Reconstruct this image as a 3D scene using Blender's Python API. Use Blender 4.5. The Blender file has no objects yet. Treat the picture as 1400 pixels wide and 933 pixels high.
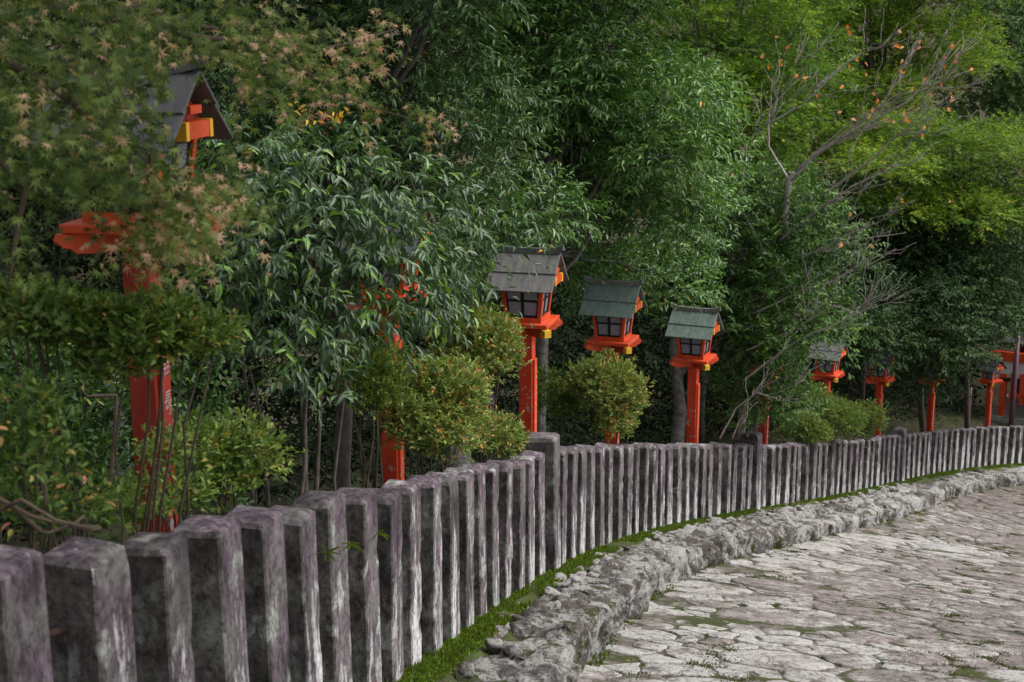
import bpy, bmesh, math, random
import numpy as np
from mathutils import Vector, Matrix, noise
C = bpy.context.scene.collection
SC = bpy.context.scene
R = math.radians
random.seed(7)

# ---------------------------------------------------------------- camera, sky, sun, exposure
CZ = 1.68                                   # eye height above the path
PITCH = 13.0
cam_d = bpy.data.cameras.new('camera'); cam = bpy.data.objects.new('camera', cam_d); C.objects.link(cam)
cam.location = (0, 0, CZ); cam.rotation_euler = (R(90 - PITCH), 0, 0)
cam_d.lens = 50; cam_d.sensor_width = 36; cam_d.clip_start = 0.05; cam_d.clip_end = 1000
cam_d.dof.use_dof = True; cam_d.dof.focus_distance = 11.0; cam_d.dof.aperture_fstop = 5.6
SC.camera = cam

SUN_EL, SUN_AZ = 52.0, 84.0                # azimuth clockwise from +Y (the view direction)
world = bpy.data.worlds.new('World'); SC.world = world; world.use_nodes = True
wn = world.node_tree.nodes; wl = world.node_tree.links
sky = wn.new('ShaderNodeTexSky'); sky.sky_type = 'NISHITA'; sky.sun_disc = False
sky.sun_elevation = R(SUN_EL); sky.sun_rotation = R(SUN_AZ); sky.dust_density = 3.0; sky.air_density = 1.0
hs = wn.new('ShaderNodeHueSaturation'); hs.inputs['Saturation'].default_value = 0.22   # overcast: a grey sky
wl.new(sky.outputs[0], hs.inputs['Color']); wl.new(hs.outputs[0], wn['Background'].inputs['Color'])
wn['Background'].inputs['Strength'].default_value = 0.115
sun_d = bpy.data.lights.new('sun', 'SUN'); sun_d.energy = 1.6; sun_d.angle = R(42); sun_d.color = (1.0, 0.96, 0.9)
sun = bpy.data.objects.new('sun', sun_d); C.objects.link(sun)
_sd = Vector((math.sin(R(SUN_AZ)) * math.cos(R(SUN_EL)), math.cos(R(SUN_AZ)) * math.cos(R(SUN_EL)), math.sin(R(SUN_EL))))
sun.rotation_euler = (-_sd).to_track_quat('-Z', 'Y').to_euler(); sun.location = (8, -6, 14)
SC.view_settings.view_transform = 'Standard'; SC.view_settings.look = 'None'
SC.view_settings.gamma = 1.0; SC.view_settings.use_curve_mapping = False
SC.view_settings.exposure = 0.90
SC.cycles.max_bounces = 5; SC.cycles.diffuse_bounces = 3; SC.cycles.transmission_bounces = 3
SC.cycles.transparent_max_bounces = 4; SC.cycles.use_denoising = True

# ---------------------------------------------------------------- helpers
F = 1944.4
_c, _s = math.cos(R(PITCH)), math.sin(R(PITCH))
def at(px, py, d):
    """world point seen at photo pixel (px, py), d metres in front of the lens"""
    u = (px - 700) / F; v = (466.5 - py) / F
    return Vector((u * d, (_c + v * _s) * d, (-_s + v * _c) * d + CZ))

def tag(o, label=None, cat=None, group=None, kind=None):
    if label: o['label'] = label
    if cat: o['category'] = cat
    if group: o['group'] = group
    if kind: o['kind'] = kind
    return o
def empty(name, loc, rz=0):
    o = bpy.data.objects.new(name, None); C.objects.link(o); o.empty_display_size = .1
    o.location = loc; o.rotation_euler = (0, 0, rz); return o
def mesh_np(name, V, Fc, mat, attr=None, smooth=False):
    V = np.asarray(V, np.float32); Fc = np.asarray(Fc, np.int32); k = Fc.shape[1]
    me = bpy.data.meshes.new(name)
    me.vertices.add(len(V)); me.vertices.foreach_set('co', V.ravel())
    me.loops.add(Fc.size); me.loops.foreach_set('vertex_index', Fc.ravel())
    me.polygons.add(len(Fc)); me.polygons.foreach_set('loop_start', np.arange(len(Fc), dtype=np.int32) * k)
    if smooth: me.polygons.foreach_set('use_smooth', np.ones(len(Fc), bool))
    if attr is not None:
        a = me.attributes.new('lf', 'FLOAT', 'FACE'); a.data.foreach_set('value', np.asarray(attr, np.float32))
    me.materials.append(mat); me.update(); me.validate(); return me
def link(name, me, parent=None, world=False):
    """link a mesh; its vertices are in the parent's space, or in world space when world=True"""
    o = bpy.data.objects.new(name, me); C.objects.link(o)
    if parent is not None:
        o.parent = parent
        if world:
            m = Matrix.Translation(parent.location) @ parent.rotation_euler.to_matrix().to_4x4()
            o.matrix_parent_inverse = m.inverted()
    return o
class MB:
    """collects small solids into one mesh"""
    def __init__(s): s.v = []; s.f = []
    def add(s, v, f):
        b = len(s.v); s.v += [tuple(p) for p in v]; s.f += [tuple(i + b for i in q) for q in f]; return s
    def box(s, x0, x1, y0, y1, z0, z1, m=None, taper=1.0):
        cx, cy = (x0 + x1) / 2, (y0 + y1) / 2
        v = [Vector((x, y, z0)) for x, y in ((x0, y0), (x1, y0), (x1, y1), (x0, y1))]
        v += [Vector((cx + (x - cx) * taper, cy + (y - cy) * taper, z1)) for x, y in ((x0, y0), (x1, y0), (x1, y1), (x0, y1))]
        if m: v = [m @ p for p in v]
        return s.add(v, [(3, 2, 1, 0), (4, 5, 6, 7), (0, 1, 5, 4), (1, 2, 6, 5), (2, 3, 7, 6), (3, 0, 4, 7)])
    def hexa(s, p):
        return s.add(p, [(3, 2, 1, 0), (4, 5, 6, 7), (0, 1, 5, 4), (1, 2, 6, 5), (2, 3, 7, 6), (3, 0, 4, 7)])
    def prism(s, poly, axis, a, b):
        """extrude a 2-D polygon along x (axis 0) or y (axis 1)"""
        n = len(poly)
        pt = (lambda q, t: (t, q[0], q[1])) if axis == 0 else (lambda q, t: (q[0], t, q[1]))
        v = [pt(q, a) for q in poly] + [pt(q, b) for q in poly]
        f = [tuple(range(n))[::-1], tuple(range(n, 2 * n))] + [(i, (i + 1) % n, n + (i + 1) % n, n + i) for i in range(n)]
        return s.add(v, f)
    def tube(s, pts, rad, n=7, wob=0.0):
        pts = [Vector(p) for p in pts]; v = []; f = []
        for i, p in enumerate(pts):
            t = (pts[min(i + 1, len(pts) - 1)] - pts[max(i - 1, 0)]).normalized()
            a = t.orthogonal().normalized() if i == 0 else (a - t * a.dot(t)).normalized()
            b = t.cross(a)
            for k in range(n):
                an = 2 * math.pi * k / n
                rr = rad[i] * (1 + wob * (noise.noise(p * 6 + Vector((k * 1.7, 0, 0)))))
                v.append(p + (a * math.cos(an) + b * math.sin(an)) * rr)
        for i in range(len(pts) - 1):
            for k in range(n):
                f.append((i * n + k, i * n + (k + 1) % n, (i + 1) * n + (k + 1) % n, (i + 1) * n + k))
        f.append(tuple(range(n))[::-1]); f.append(tuple(range((len(pts) - 1) * n, len(pts) * n)))
        return s.add(v, f)
    def mesh(s, name, mat, smooth=False, bevel=0):
        me = bpy.data.meshes.new(name); me.from_pydata(s.v, [], s.f)
        bm = bmesh.new(); bm.from_mesh(me)
        bmesh.ops.recalc_face_normals(bm, faces=bm.faces)
        if bevel: bmesh.ops.bevel(bm, geom=list(bm.edges), offset=bevel, segments=1, affect='EDGES', profile=.5)
        bm.to_mesh(me); bm.free()
        if smooth: me.polygons.foreach_set('use_smooth', np.ones(len(me.polygons), bool))
        me.materials.append(mat); me.update(); return me
    def build(s, name, mat, parent=None, smooth=False, bevel=0, world=False):
        return link(name, s.mesh(name, mat, smooth, bevel), parent, world)

# ---------------------------------------------------------------- materials
def new_mat(name):
    m = bpy.data.materials.new(name); m.use_nodes = True; nt = m.node_tree
    return m, nt, nt.nodes['Principled BSDF']
def N(nt, typ, **kw):
    n = nt.nodes.new(typ)
    for k, v in kw.items(): setattr(n, k, v)
    return n
def ramp(nt, src, stops, interp='LINEAR'):
    r = N(nt, 'ShaderNodeValToRGB'); r.color_ramp.interpolation = interp
    e = r.color_ramp.elements
    while len(e) < len(stops): e.new(.5)
    for el, (p, c) in zip(e, stops):
        el.position = p; el.color = (c, c, c, 1) if isinstance(c, (int, float)) else (*c, 1)
    nt.links.new(src, r.inputs[0]); return r.outputs[0]
def noise_tex(nt, vec, scale, detail=5, rough=.6, dist=0.0):
    n = N(nt, 'ShaderNodeTexNoise'); n.inputs['Scale'].default_value = scale
    n.inputs['Detail'].default_value = detail; n.inputs['Roughness'].default_value = rough; n.inputs['Distortion'].default_value = dist
    nt.links.new(vec, n.inputs['Vector']); return n.outputs['Fac']
def mixc(nt, fac, a, b, mode='MIX'):
    m = N(nt, 'ShaderNodeMix', data_type='RGBA', blend_type=mode)
    def put(sock, v):
        if isinstance(v, tuple): sock.default_value = (*v, 1)
        elif isinstance(v, (int, float)): sock.default_value = v
        else: nt.links.new(v, sock)
    put(m.inputs['Factor'], fac); put(m.inputs[6], a); put(m.inputs[7], b); return m.outputs[2]
def math_n(nt, op, a, b=0.0):
    m = N(nt, 'ShaderNodeMath', operation=op)
    for i, v in enumerate((a, b)):
        if isinstance(v, (int, float)): m.inputs[i].default_value = v
        else: nt.links.new(v, m.inputs[i])
    return m.outputs[0]
def objvec(nt, scale=(1, 1, 1), rand=True):
    tc = N(nt, 'ShaderNodeTexCoord'); mp = N(nt, 'ShaderNodeMapping')
    mp.inputs['Scale'].default_value = scale
    nt.links.new(tc.outputs['Object'], mp.inputs['Vector'])
    if rand:
        oi = N(nt, 'ShaderNodeObjectInfo'); k = math_n(nt, 'MULTIPLY', oi.outputs['Random'], 57.0)
        cb = N(nt, 'ShaderNodeCombineXYZ')
        for i in range(3): nt.links.new(k, cb.inputs[i])
        nt.links.new(cb.outputs[0], mp.inputs['Location'])
    return mp.outputs[0]
def bump(nt, bsdf, h, strength=.5, dist=.02):
    b = N(nt, 'ShaderNodeBump'); b.inputs['Strength'].default_value = strength; b.inputs['Distance'].default_value = dist
    nt.links.new(h, b.inputs['Height']); nt.links.new(b.outputs[0], bsdf.inputs['Normal'])
def simple(name, col, rough=.6, var=.25, scale=9.0, bmp=.15):
    m, nt, b = new_mat(name); v = objvec(nt); f = noise_tex(nt, v, scale)
    lo = tuple(c * (1 - var) for c in col); hi = tuple(min(1, c * (1 + var)) for c in col)
    nt.links.new(ramp(nt, f, [(.3, lo), (.7, hi)]), b.inputs['Base Color']); b.inputs['Roughness'].default_value = rough
    bump(nt, b, f, bmp, .01); return m
def leaf_mat(name, stops, rough=.42, trans=.22, spec=.5):
    m, nt, b = new_mat(name)
    a = N(nt, 'ShaderNodeAttribute'); a.attribute_name = 'lf'
    col = ramp(nt, a.outputs['Fac'], stops)
    nt.links.new(col, b.inputs['Base Color']); b.inputs['Roughness'].default_value = rough
    b.inputs['Specular IOR Level'].default_value = spec
    tr = N(nt, 'ShaderNodeBsdfTranslucent'); mx = N(nt, 'ShaderNodeMixShader'); mx.inputs[0].default_value = trans
    nt.links.new(mixc(nt, 1.0, col, (1.5, 1.6, .7), 'MULTIPLY'), tr.inputs['Color'])
    nt.links.new(b.outputs[0], mx.inputs[1]); nt.links.new(tr.outputs[0], mx.inputs[2])
    nt.links.new(mx.outputs[0], nt.nodes['Material Output'].inputs['Surface']); return m

def post_mat():
    m, nt, b = new_mat('lichened_granite')
    vs = objvec(nt, (1, 1, .28)); vi = objvec(nt, (1, 1, .8))
    base = ramp(nt, noise_tex(nt, objvec(nt, (1.6, 1.6, .45)), 9, 10, .78), [(.32, (.028, .019, .024)), (.47, (.090, .066, .082)), (.64, (.235, .190, .225))])
    gr = ramp(nt, noise_tex(nt, vi, 5, 4, .6), [(.45, 0.0), (.62, .75)])
    c = mixc(nt, gr, base, (.15, .15, .135))
    tcn = N(nt, 'ShaderNodeTexCoord'); sn = N(nt, 'ShaderNodeSeparateXYZ'); nt.links.new(tcn.outputs['Normal'], sn.inputs[0])
    side = math_n(nt, 'ABSOLUTE', sn.outputs['Y'])          # browner, less lichened faces along the fence paint in the road side's stronger light
    dim_brown = ramp(nt, noise_tex(nt, vi, 6, 6, .7), [(.3, (.034, .027, .025)), (.48, (.105, .094, .086)), (.64, (.23, .23, .205))])
    c = mixc(nt, ramp(nt, side, [(.4, 0.0), (.75, .92)]), c, dim_brown)
    tc = N(nt, 'ShaderNodeTexCoord'); sep = N(nt, 'ShaderNodeSeparateXYZ'); nt.links.new(tc.outputs['Object'], sep.inputs[0])
    low = ramp(nt, sep.outputs['Z'], [(0.0, .20), (.55, .085), (1.0, .0)])
    oic = N(nt, 'ShaderNodeObjectInfo'); sepc = N(nt, 'ShaderNodeSeparateColor'); nt.links.new(oic.outputs['Color'], sepc.inputs[0])
    low = math_n(nt, 'ADD', low, math_n(nt, 'MULTIPLY', math_n(nt, 'SUBTRACT', sepc.outputs[0], .5), .3))
    st = math_n(nt, 'ADD', noise_tex(nt, objvec(nt, (2.4, 2.4, .42)), 7, 9, .74), low)
    c = mixc(nt, math_n(nt, 'MULTIPLY', ramp(nt, st, [(.59, 0.0), (.625, .92)]), ramp(nt, side, [(.4, 1.0), (.75, .3)])), c, (.52, .50, .51))
    vo = N(nt, 'ShaderNodeTexVoronoi'); vo.inputs['Scale'].default_value = 6.5; vo.inputs['Randomness'].default_value = 1
    wv = N(nt, 'ShaderNodeVectorMath', operation='ADD'); nz = N(nt, 'ShaderNodeTexNoise'); nz.inputs['Scale'].default_value = 14
    nt.links.new(vi, nz.inputs['Vector'])
    sc = N(nt, 'ShaderNodeVectorMath', operation='SCALE'); sc.inputs['Scale'].default_value = .16
    nt.links.new(nz.outputs['Color'], sc.inputs[0]); nt.links.new(vi, wv.inputs[0]); nt.links.new(sc.outputs[0], wv.inputs[1])
    nt.links.new(wv.outputs[0], vo.inputs['Vector'])
    rad = math_n(nt, 'SUBTRACT', vo.outputs['Distance'], math_n(nt, 'MULTIPLY', math_n(nt, 'SUBTRACT', vo.outputs['Color'], .30), .62))
    spot = ramp(nt, rad, [(-.02, .9), (.13, 0.0)])
    spot = math_n(nt, 'MULTIPLY', spot, ramp(nt, noise_tex(nt, vi, 20, 6, .8), [(.42, .15), (.52, 1.0)]))
    c = mixc(nt, spot, c, (.36, .37, .345))
    fine = noise_tex(nt, vi, 38, 9, .85)
    c = mixc(nt, .9, c, ramp(nt, fine, [(.38, .16), (.53, 1.0)]), 'MULTIPLY')
    c = mixc(nt, .8, c, ramp(nt, noise_tex(nt, vi, 9, 10, .8), [(.36, .25), (.46, 1.0)]), 'MULTIPLY')
    c = mixc(nt, .75, c, ramp(nt, noise_tex(nt, objvec(nt, (1, 1, .5)), 3.2, 9, .7), [(.38, .22), (.56, 1.0)]), 'MULTIPLY')
    c = mixc(nt, .6, c, (1.6, 1.6, 1.6), 'MULTIPLY')
    nt.links.new(c, b.inputs['Base Color']); b.inputs['Roughness'].default_value = .9; b.inputs['Specular IOR Level'].default_value = .25
    bump(nt, b, math_n(nt, 'ADD', noise_tex(nt, vi, 32, 6, .7), math_n(nt, 'MULTIPLY', noise_tex(nt, vs, 9, 4), 1.2)), .55, .012)
    return m
def rock_mat(name, moss=.3, dark=1.0, white=.55, face=False, sc0=1.0, thr=.47, sy=1.0):
    m, nt, b = new_mat(name)
    v = objvec(nt, (sc0, sc0 * sy, sc0), rand=face)
    a = N(nt, 'ShaderNodeAttribute'); a.attribute_name = 'lf'
    base = ramp(nt, noise_tex(nt, v, 5.5, 9, .76), [(.32, (.11 * dark, .094 * dark, .090 * dark)), (.47, (.26 * dark, .232 * dark, .222 * dark)), (.66, (.42 * dark, .375 * dark, .355 * dark))])
    tint = ramp(nt, a.outputs['Fac'], [(0, (.78, .73, .71)), (.45, (.92, .89, .87)), (1, (1.06, 1.05, 1.02))])
    c = mixc(nt, 1.0, base, tint, 'MULTIPLY')
    wl_ = math_n(nt, 'ADD', math_n(nt, 'MULTIPLY', noise_tex(nt, v, 3.0, 13, .80), .62), math_n(nt, 'MULTIPLY', a.outputs['Fac'], .14))
    c = mixc(nt, ramp(nt, wl_, [(thr, 0.0), (thr + .04, .85)]), c, (.50, .485, .465))
    sp = ramp(nt, noise_tex(nt, v, 34, 8, .82), [(.38, .16), (.50, 1.0)])
    c = mixc(nt, .85, c, sp, 'MULTIPLY')
    pit = ramp(nt, noise_tex(nt, v, 11, 11, .86), [(.38, .16), (.47, 1.0)])
    c = mixc(nt, .9, c, pit, 'MULTIPLY')
    crack = N(nt, 'ShaderNodeTexVoronoi', feature='DISTANCE_TO_EDGE'); crack.inputs['Scale'].default_value = 2.6
    wv = N(nt, 'ShaderNodeVectorMath', operation='ADD'); nz = N(nt, 'ShaderNodeTexNoise'); nz.inputs['Scale'].default_value = 4; nz.inputs['Detail'].default_value = 6
    nt.links.new(v, nz.inputs['Vector']); sc = N(nt, 'ShaderNodeVectorMath', operation='SCALE'); sc.inputs['Scale'].default_value = .55
    nt.links.new(nz.outputs['Color'], sc.inputs[0]); nt.links.new(v, wv.inputs[0]); nt.links.new(sc.outputs[0], wv.inputs[1]); nt.links.new(wv.outputs[0], crack.inputs['Vector'])
    ck = ramp(nt, crack.outputs['Distance'], [(.0, .22), (.03, 1.0)])
    c = mixc(nt, ramp(nt, noise_tex(nt, v, 1.7, 3), [(.42, 0.0), (.55, .9)]), c, mixc(nt, 1.0, c, ck, 'MULTIPLY'))
    mo = ramp(nt, noise_tex(nt, v, 2.4, 9, .74), [(1.0 - moss * .5, 0.0), (1.04 - moss * .5, .95)])
    c = mixc(nt, mo, c, ramp(nt, noise_tex(nt, v, 60, 3), [(.35, (.030, .036, .012)), (.7, (.075, .095, .022))]))
    nt.links.new(c, b.inputs['Base Color']); b.inputs['Roughness'].default_value = .9; b.inputs['Specular IOR Level'].default_value = .22
    h = math_n(nt, 'ADD', noise_tex(nt, v, 9, 10, .78), math_n(nt, 'MULTIPLY', noise_tex(nt, v, 45, 5, .75), .35))
    bump(nt, b, h, 1.0, .035 if face else .022); return m
def paint_mat(name, col, chip=.60):
    m, nt, b = new_mat(name); v = objvec(nt); vs = objvec(nt, (1, 1, .4))
    c = ramp(nt, noise_tex(nt, vs, 5, 8, .7), [(.3, tuple(x * .55 for x in col)), (.5, col), (.72, tuple(min(1, x * 1.05 + .03) for x in col))])
    ch = ramp(nt, noise_tex(nt, v, 11, 5, .65), [(chip, 0.0), (chip + .03, .9)])
    c = mixc(nt, ch, c, (.33, .32, .33))
    c = mixc(nt, .35, c, ramp(nt, noise_tex(nt, v, 26, 8, .8), [(.36, .45), (.55, 1.0)]), 'MULTIPLY')
    nt.links.new(c, b.inputs['Base Color']); b.inputs['Roughness'].default_value = .55; b.inputs['Specular IOR Level'].default_value = .35
    bump(nt, b, noise_tex(nt, vs, 24, 4), .15, .006); return m
def roof_mat(name, lo, hi):
    m, nt, b = new_mat(name); v = objvec(nt); vs = objvec(nt, (5, 1, 1))
    c = ramp(nt, noise_tex(nt, vs, 5, 6, .7), [(.3, lo), (.7, hi)])
    c = mixc(nt, ramp(nt, noise_tex(nt, v, 14, 5, .7), [(.60, 0.0), (.72, .7)]), c, (.30, .31, .29))
    c = mixc(nt, ramp(nt, noise_tex(nt, v, 5, 5, .7), [(.56, 0.0), (.68, .5)]), c, tuple(x * .45 for x in lo))
    nt.links.new(c, b.inputs['Base Color']); b.inputs['Roughness'].default_value = .62
    bump(nt, b, noise_tex(nt, vs, 22, 4), .25, .006); return m
M = {}
M['post'] = post_mat()
M['paving'] = rock_mat('rough_paving_stone', .78, .90, thr=.398, sy=.7)
M['kerb'] = rock_mat('kerb_rock', .88, .46, face=True, sc0=1.7, thr=.370)
M['mortar'] = rock_mat('mortar_bed', 1.02, .74, thr=.40, sy=.7)
M['red'] = paint_mat('vermilion_paint', (.66, .075, .018), .66)
M['pole_red'] = paint_mat('vermilion_pole_paint', (.60, .050, .014), .60)
M['deep_red'] = paint_mat('deep_red_paint', (.36, .035, .018), .68)
M['shade_red'] = paint_mat('leaf_shaded_red_paint', (.34, .032, .018), .62)  # vermilion darkened to paint in the leaf shade on two lantern poles
M['yellow'] = paint_mat('yellow_paint', (.80, .46, .03), .70)
M['roof_grey'] = roof_mat('grey_weathered_board', (.075, .072, .072), (.19, .185, .178))
M['roof_green'] = roof_mat('green_copper_sheet', (.062, .095, .083), (.16, .22, .19))
M['roof_dark'] = roof_mat('dark_board', (.05, .05, .055), (.12, .12, .125))
M['lattice'] = simple('black_lacquer', (.012, .012, .016), .4)
M['pane'] = simple('frosted_pane', (.24, .24, .29), .35, .2, 3)
M['ink'] = simple('faded_white_lettering', (.36, .30, .30), .8, .6, 40)
M['rust'] = simple('rusty_iron', (.035, .016, .012), .8, .5, 25)
M['bark'] = simple('dark_bark', (.075, .062, .055), .9, .5, 14, .8)
M['pale_bark'] = simple('lichened_bark', (.10, .092, .085), .9, .7, 12, .8)
M['cherry_bark'] = simple('grey_brown_bark', (.30, .26, .245), .85, .35, 20, .5)
M['twig'] = simple('brown_twig', (.085, .058, .038), .8, .3, 20)
M['stem'] = simple('green_brown_stem', (.055, .042, .024), .8, .4, 20)
M['plaster'] = simple('white_plaster', (.62, .62, .62), .8, .08)
M['dark_pole'] = simple('maroon_pole', (.10, .04, .055), .55)
M['granite'] = simple('pale_granite', (.36, .32, .34), .9, .5, 30, .6)
M['slate'] = simple('dark_roof_tile', (.05, .055, .06), .6)
def moss_mat():
    m, nt, b = new_mat('moss'); v = objvec(nt, rand=False)
    c = ramp(nt, noise_tex(nt, v, 3.5, 6, .7), [(.28, (.06, .045, .025)), (.42, (.05, .055, .014)), (.6, (.07, .10, .016)), (.75, (.09, .14, .018))])
    nt.links.new(c, b.inputs['Base Color']); b.inputs['Roughness'].default_value = 1
    bump(nt, b, noise_tex(nt, v, 60, 5, .8), 1, .02); return m
M['moss'] = moss_mat()
def soil_mat():
    m, nt, b = new_mat('mossy_soil'); v = objvec(nt, rand=False)
    c = ramp(nt, noise_tex(nt, v, 1.6, 7, .7), [(.3, (.035, .026, .018)), (.48, (.06, .045, .024)), (.56, (.055, .07, .016)), (.72, (.10, .13, .022))])
    nt.links.new(c, b.inputs['Base Color']); b.inputs['Roughness'].default_value = 1
    bump(nt, b, noise_tex(nt, v, 30, 6, .8), .8, .04); return m
M['soil'] = soil_mat()
M['l_maple'] = leaf_mat('maple_leaf', [(0, (.022, .044, .010)), (.5, (.095, .145, .030)), (.80, (.215, .285, .075)), (.90, (.330, .290, .125)), (.95, (.52, .30, .20)), (1, (.66, .42, .30))], .6, .3, .2)
M['l_nandina'] = leaf_mat('nandina_leaf', [(0, (0.029, 0.064, 0.029)), (.5, (0.072, 0.132, 0.061)), (.85, (0.132, 0.198, 0.094)), (.93, (0.132, 0.286, 0.033)), (1, (0.231, 0.363, 0.044))], .40, .2, .5)
M['l_oak'] = leaf_mat('evergreen_leaf', [(0, (0.027, 0.070, 0.017)), (.5, (0.082, 0.183, 0.041)), (.8, (0.142, 0.279, 0.063)), (.95, (0.204, 0.339, 0.082)), (.97, (0.678, 0.326, 0.027))], .40, .2, .5)
M['l_oak_blue'] = leaf_mat('bluish_evergreen_leaf', [(0, (0.019, 0.053, 0.017)), (.5, (0.058, 0.126, 0.041)), (.8, (0.102, 0.186, 0.062)), (.95, (0.156, 0.252, 0.072)), (.97, (0.600, 0.288, 0.024))], .38, .16, .5)
M['l_bright'] = leaf_mat('bright_maple_leaf', [(0, (0.027, 0.067, 0.010)), (.5, (0.088, 0.182, 0.022)), (.8, (0.182, 0.299, 0.031)), (.95, (0.317, 0.377, 0.036)), (.97, (0.585, 0.366, 0.060))], .6, .35, .2)
M['l_dark'] = leaf_mat('dark_evergreen_leaf', [(0, (0.012, 0.029, 0.010)), (.6, (0.031, 0.070, 0.019)), (.93, (0.066, 0.126, 0.031)), (1, (0.144, 0.204, 0.036))], .6, .12, .22)
M['l_shade'] = leaf_mat('deep_shade_leaf', [(0, (.008, .014, .006)), (.6, (.016, .030, .011)), (1, (.035, .06, .018))], .75, .06, .12)  # near-black leaf colour paints in the canopy's shade on thicket and far wood
M['l_mid'] = leaf_mat('mid_green_leaf', [(0, (0.022, 0.058, 0.014)), (.6, (0.062, 0.138, 0.028)), (.95, (0.138, 0.248, 0.041)), (1, (0.303, 0.330, 0.055))], .5, .2, .35)
M['l_azalea'] = leaf_mat('azalea_leaf', [(0, (0.061, 0.097, 0.022)), (.5, (0.162, 0.243, 0.057)), (.85, (0.297, 0.365, 0.101)), (.94, (0.486, 0.297, 0.121)), (1, (0.608, 0.216, 0.108))], .55, .25, .3)
M['l_azalea_green'] = leaf_mat('green_azalea_leaf', [(0, (0.044, 0.084, 0.016)), (.5, (0.126, 0.205, 0.040)), (.88, (0.238, 0.330, 0.066)), (.96, (0.422, 0.383, 0.106)), (1, (0.554, 0.238, 0.132))], .55, .28, .3)
M['l_orange'] = leaf_mat('orange_autumn_leaf', [(0, (.55, .13, .03)), (.5, (.70, .24, .04)), (1, (.62, .34, .20))], .55, .3)
M['l_grass'] = leaf_mat('fresh_moss_and_grass', [(0, (.045, .048, .012)), (.5, (.085, .130, .013)), (1, (.155, .26, .02))], .8, .3, .2)
M['berry'] = simple('red_berry', (.30, .03, .015), .35)
M['l_yellow'] = leaf_mat('yellow_petal', [(0, (.72, .36, .02)), (1, (.85, .55, .05))], .5, .3)

# ---------------------------------------------------------------- the line of the fence (plan and slope)
_kn = np.array([-14, 0, 5.87, 11.73, 17.6, 23.47, 29.33, 35.2, 45, 60])
_kk = np.array([0, -.017, .0166, .026, .0146, .003, .0267, .0486, .03, 0])
_zz = np.array([-.28, -.2809, -.265, -.2917, -.2762, -.2404, -.2166, -.1991, -.12, -.03])
SS = np.linspace(-14, 60, 1481)
def _curve():
    k = np.interp(SS, _kn, _kk); z = np.interp(SS, _kn, _zz); ds = SS[1] - SS[0]; i0 = int(np.argmin(abs(SS)))
    cum = lambda a: np.concatenate([[0], np.cumsum((a[1:] + a[:-1]) / 2) * ds])
    h = cum(k); h += .2094 - h[i0]
    x = cum(np.sin(h)); x += -1.1445 - x[i0]
    y = cum(np.cos(h)); y += 3.2964 - y[i0]
    zz = cum(z); zz += -1.3057 - 1.0 + CZ - zz[i0]
    return x, y, zz, h
CX, CY, CB, CH = _curve()                    # CB: ground height at the foot of the fence
def cs(s): return float(np.interp(s, SS, CX)), float(np.interp(s, SS, CY)), float(np.interp(s, SS, CB)), float(np.interp(s, SS, CH))
def so(s, o, dz=0.0):
    s = np.asarray(s, float); h = np.interp(s, SS, CH)
    return np.stack([np.interp(s, SS, CX) + np.cos(h) * o, np.interp(s, SS, CY) - np.sin(h) * o, np.interp(s, SS, CB) + dz], -1)
def nearest(x, y):
    """(s, signed offset, smoothed ground height) of plan points"""
    x = np.atleast_1d(np.asarray(x, float)); y = np.atleast_1d(np.asarray(y, float)); S = []; O = []; Z = []
    sub = slice(0, None, 4); cx, cy, cb, ch, ss = CX[sub], CY[sub], CB[sub], CH[sub], SS[sub]
    for a in range(0, len(x), 4000):
        dx = x[a:a + 4000, None] - cx; dy = y[a:a + 4000, None] - cy; d = np.hypot(dx, dy)
        i = d.argmin(1); dm = d[np.arange(len(i)), i]
        w = np.exp(-(d - dm[:, None]) / (.02 + .06 * dm[:, None])); Z.append((w * cb).sum(1) / w.sum(1))
        S.append(ss[i]); O.append(np.cos(ch[i]) * dx[np.arange(len(i)), i] - np.sin(ch[i]) * dy[np.arange(len(i)), i])
    return np.concatenate(S), np.concatenate(O), np.concatenate(Z)
def ground_z(x, y):
    s, o, z = nearest(x, y); left = np.clip(-o, 0, None)
    rise = np.clip(left - 26, 0, None) * .25 + np.clip(left - 60, 0, None) * .2
    return z + np.clip(rise, 0, 26)
FOOT_S = [-14, 4.5, 9, 12, 15.6, 20, 24, 29, 60]; FOOT_O = [.64, .65, .64, .68, .86, .94, .92, .76, .78]
foot = lambda s: np.interp(s, FOOT_S, FOOT_O)
ROAD = -.31

# ground: one sheet to the horizon, dropping under the path
gx = np.concatenate([-np.geomspace(260, 12.2, 26), np.linspace(-12, 22, 86), np.geomspace(22.5, 260, 26)])
gy = np.concatenate([-np.geomspace(200, 8.2, 16), np.linspace(-8, 48, 140), np.geomspace(49, 300, 26)])
GX, GY = np.meshgrid(gx, gy); fx, fy = GX.ravel(), GY.ravel()
_, go, gz0 = nearest(fx, fy); gz = ground_z(fx, fy)
gz = np.where(go > -.02, gz0 - .62, gz - .012)
rough = np.array([noise.fractal(Vector((a * .5, b * .5, 0)), 1, 2, 4) for a, b in zip(fx, fy)])
gz = gz + np.where(go < -.35, rough * .09 * np.clip(-go - .35, 0, 1), 0)
nx_, ny_ = len(gx), len(gy)
q = np.arange((ny_ - 1) * nx_).reshape(ny_ - 1, nx_)[:, :-1].ravel()
tag(link('ground', mesh_np('ground', np.c_[fx, fy, gz], np.c_[q, q + 1, q + nx_ + 1, q + nx_], M['soil'], smooth=True)), kind='structure')

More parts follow.
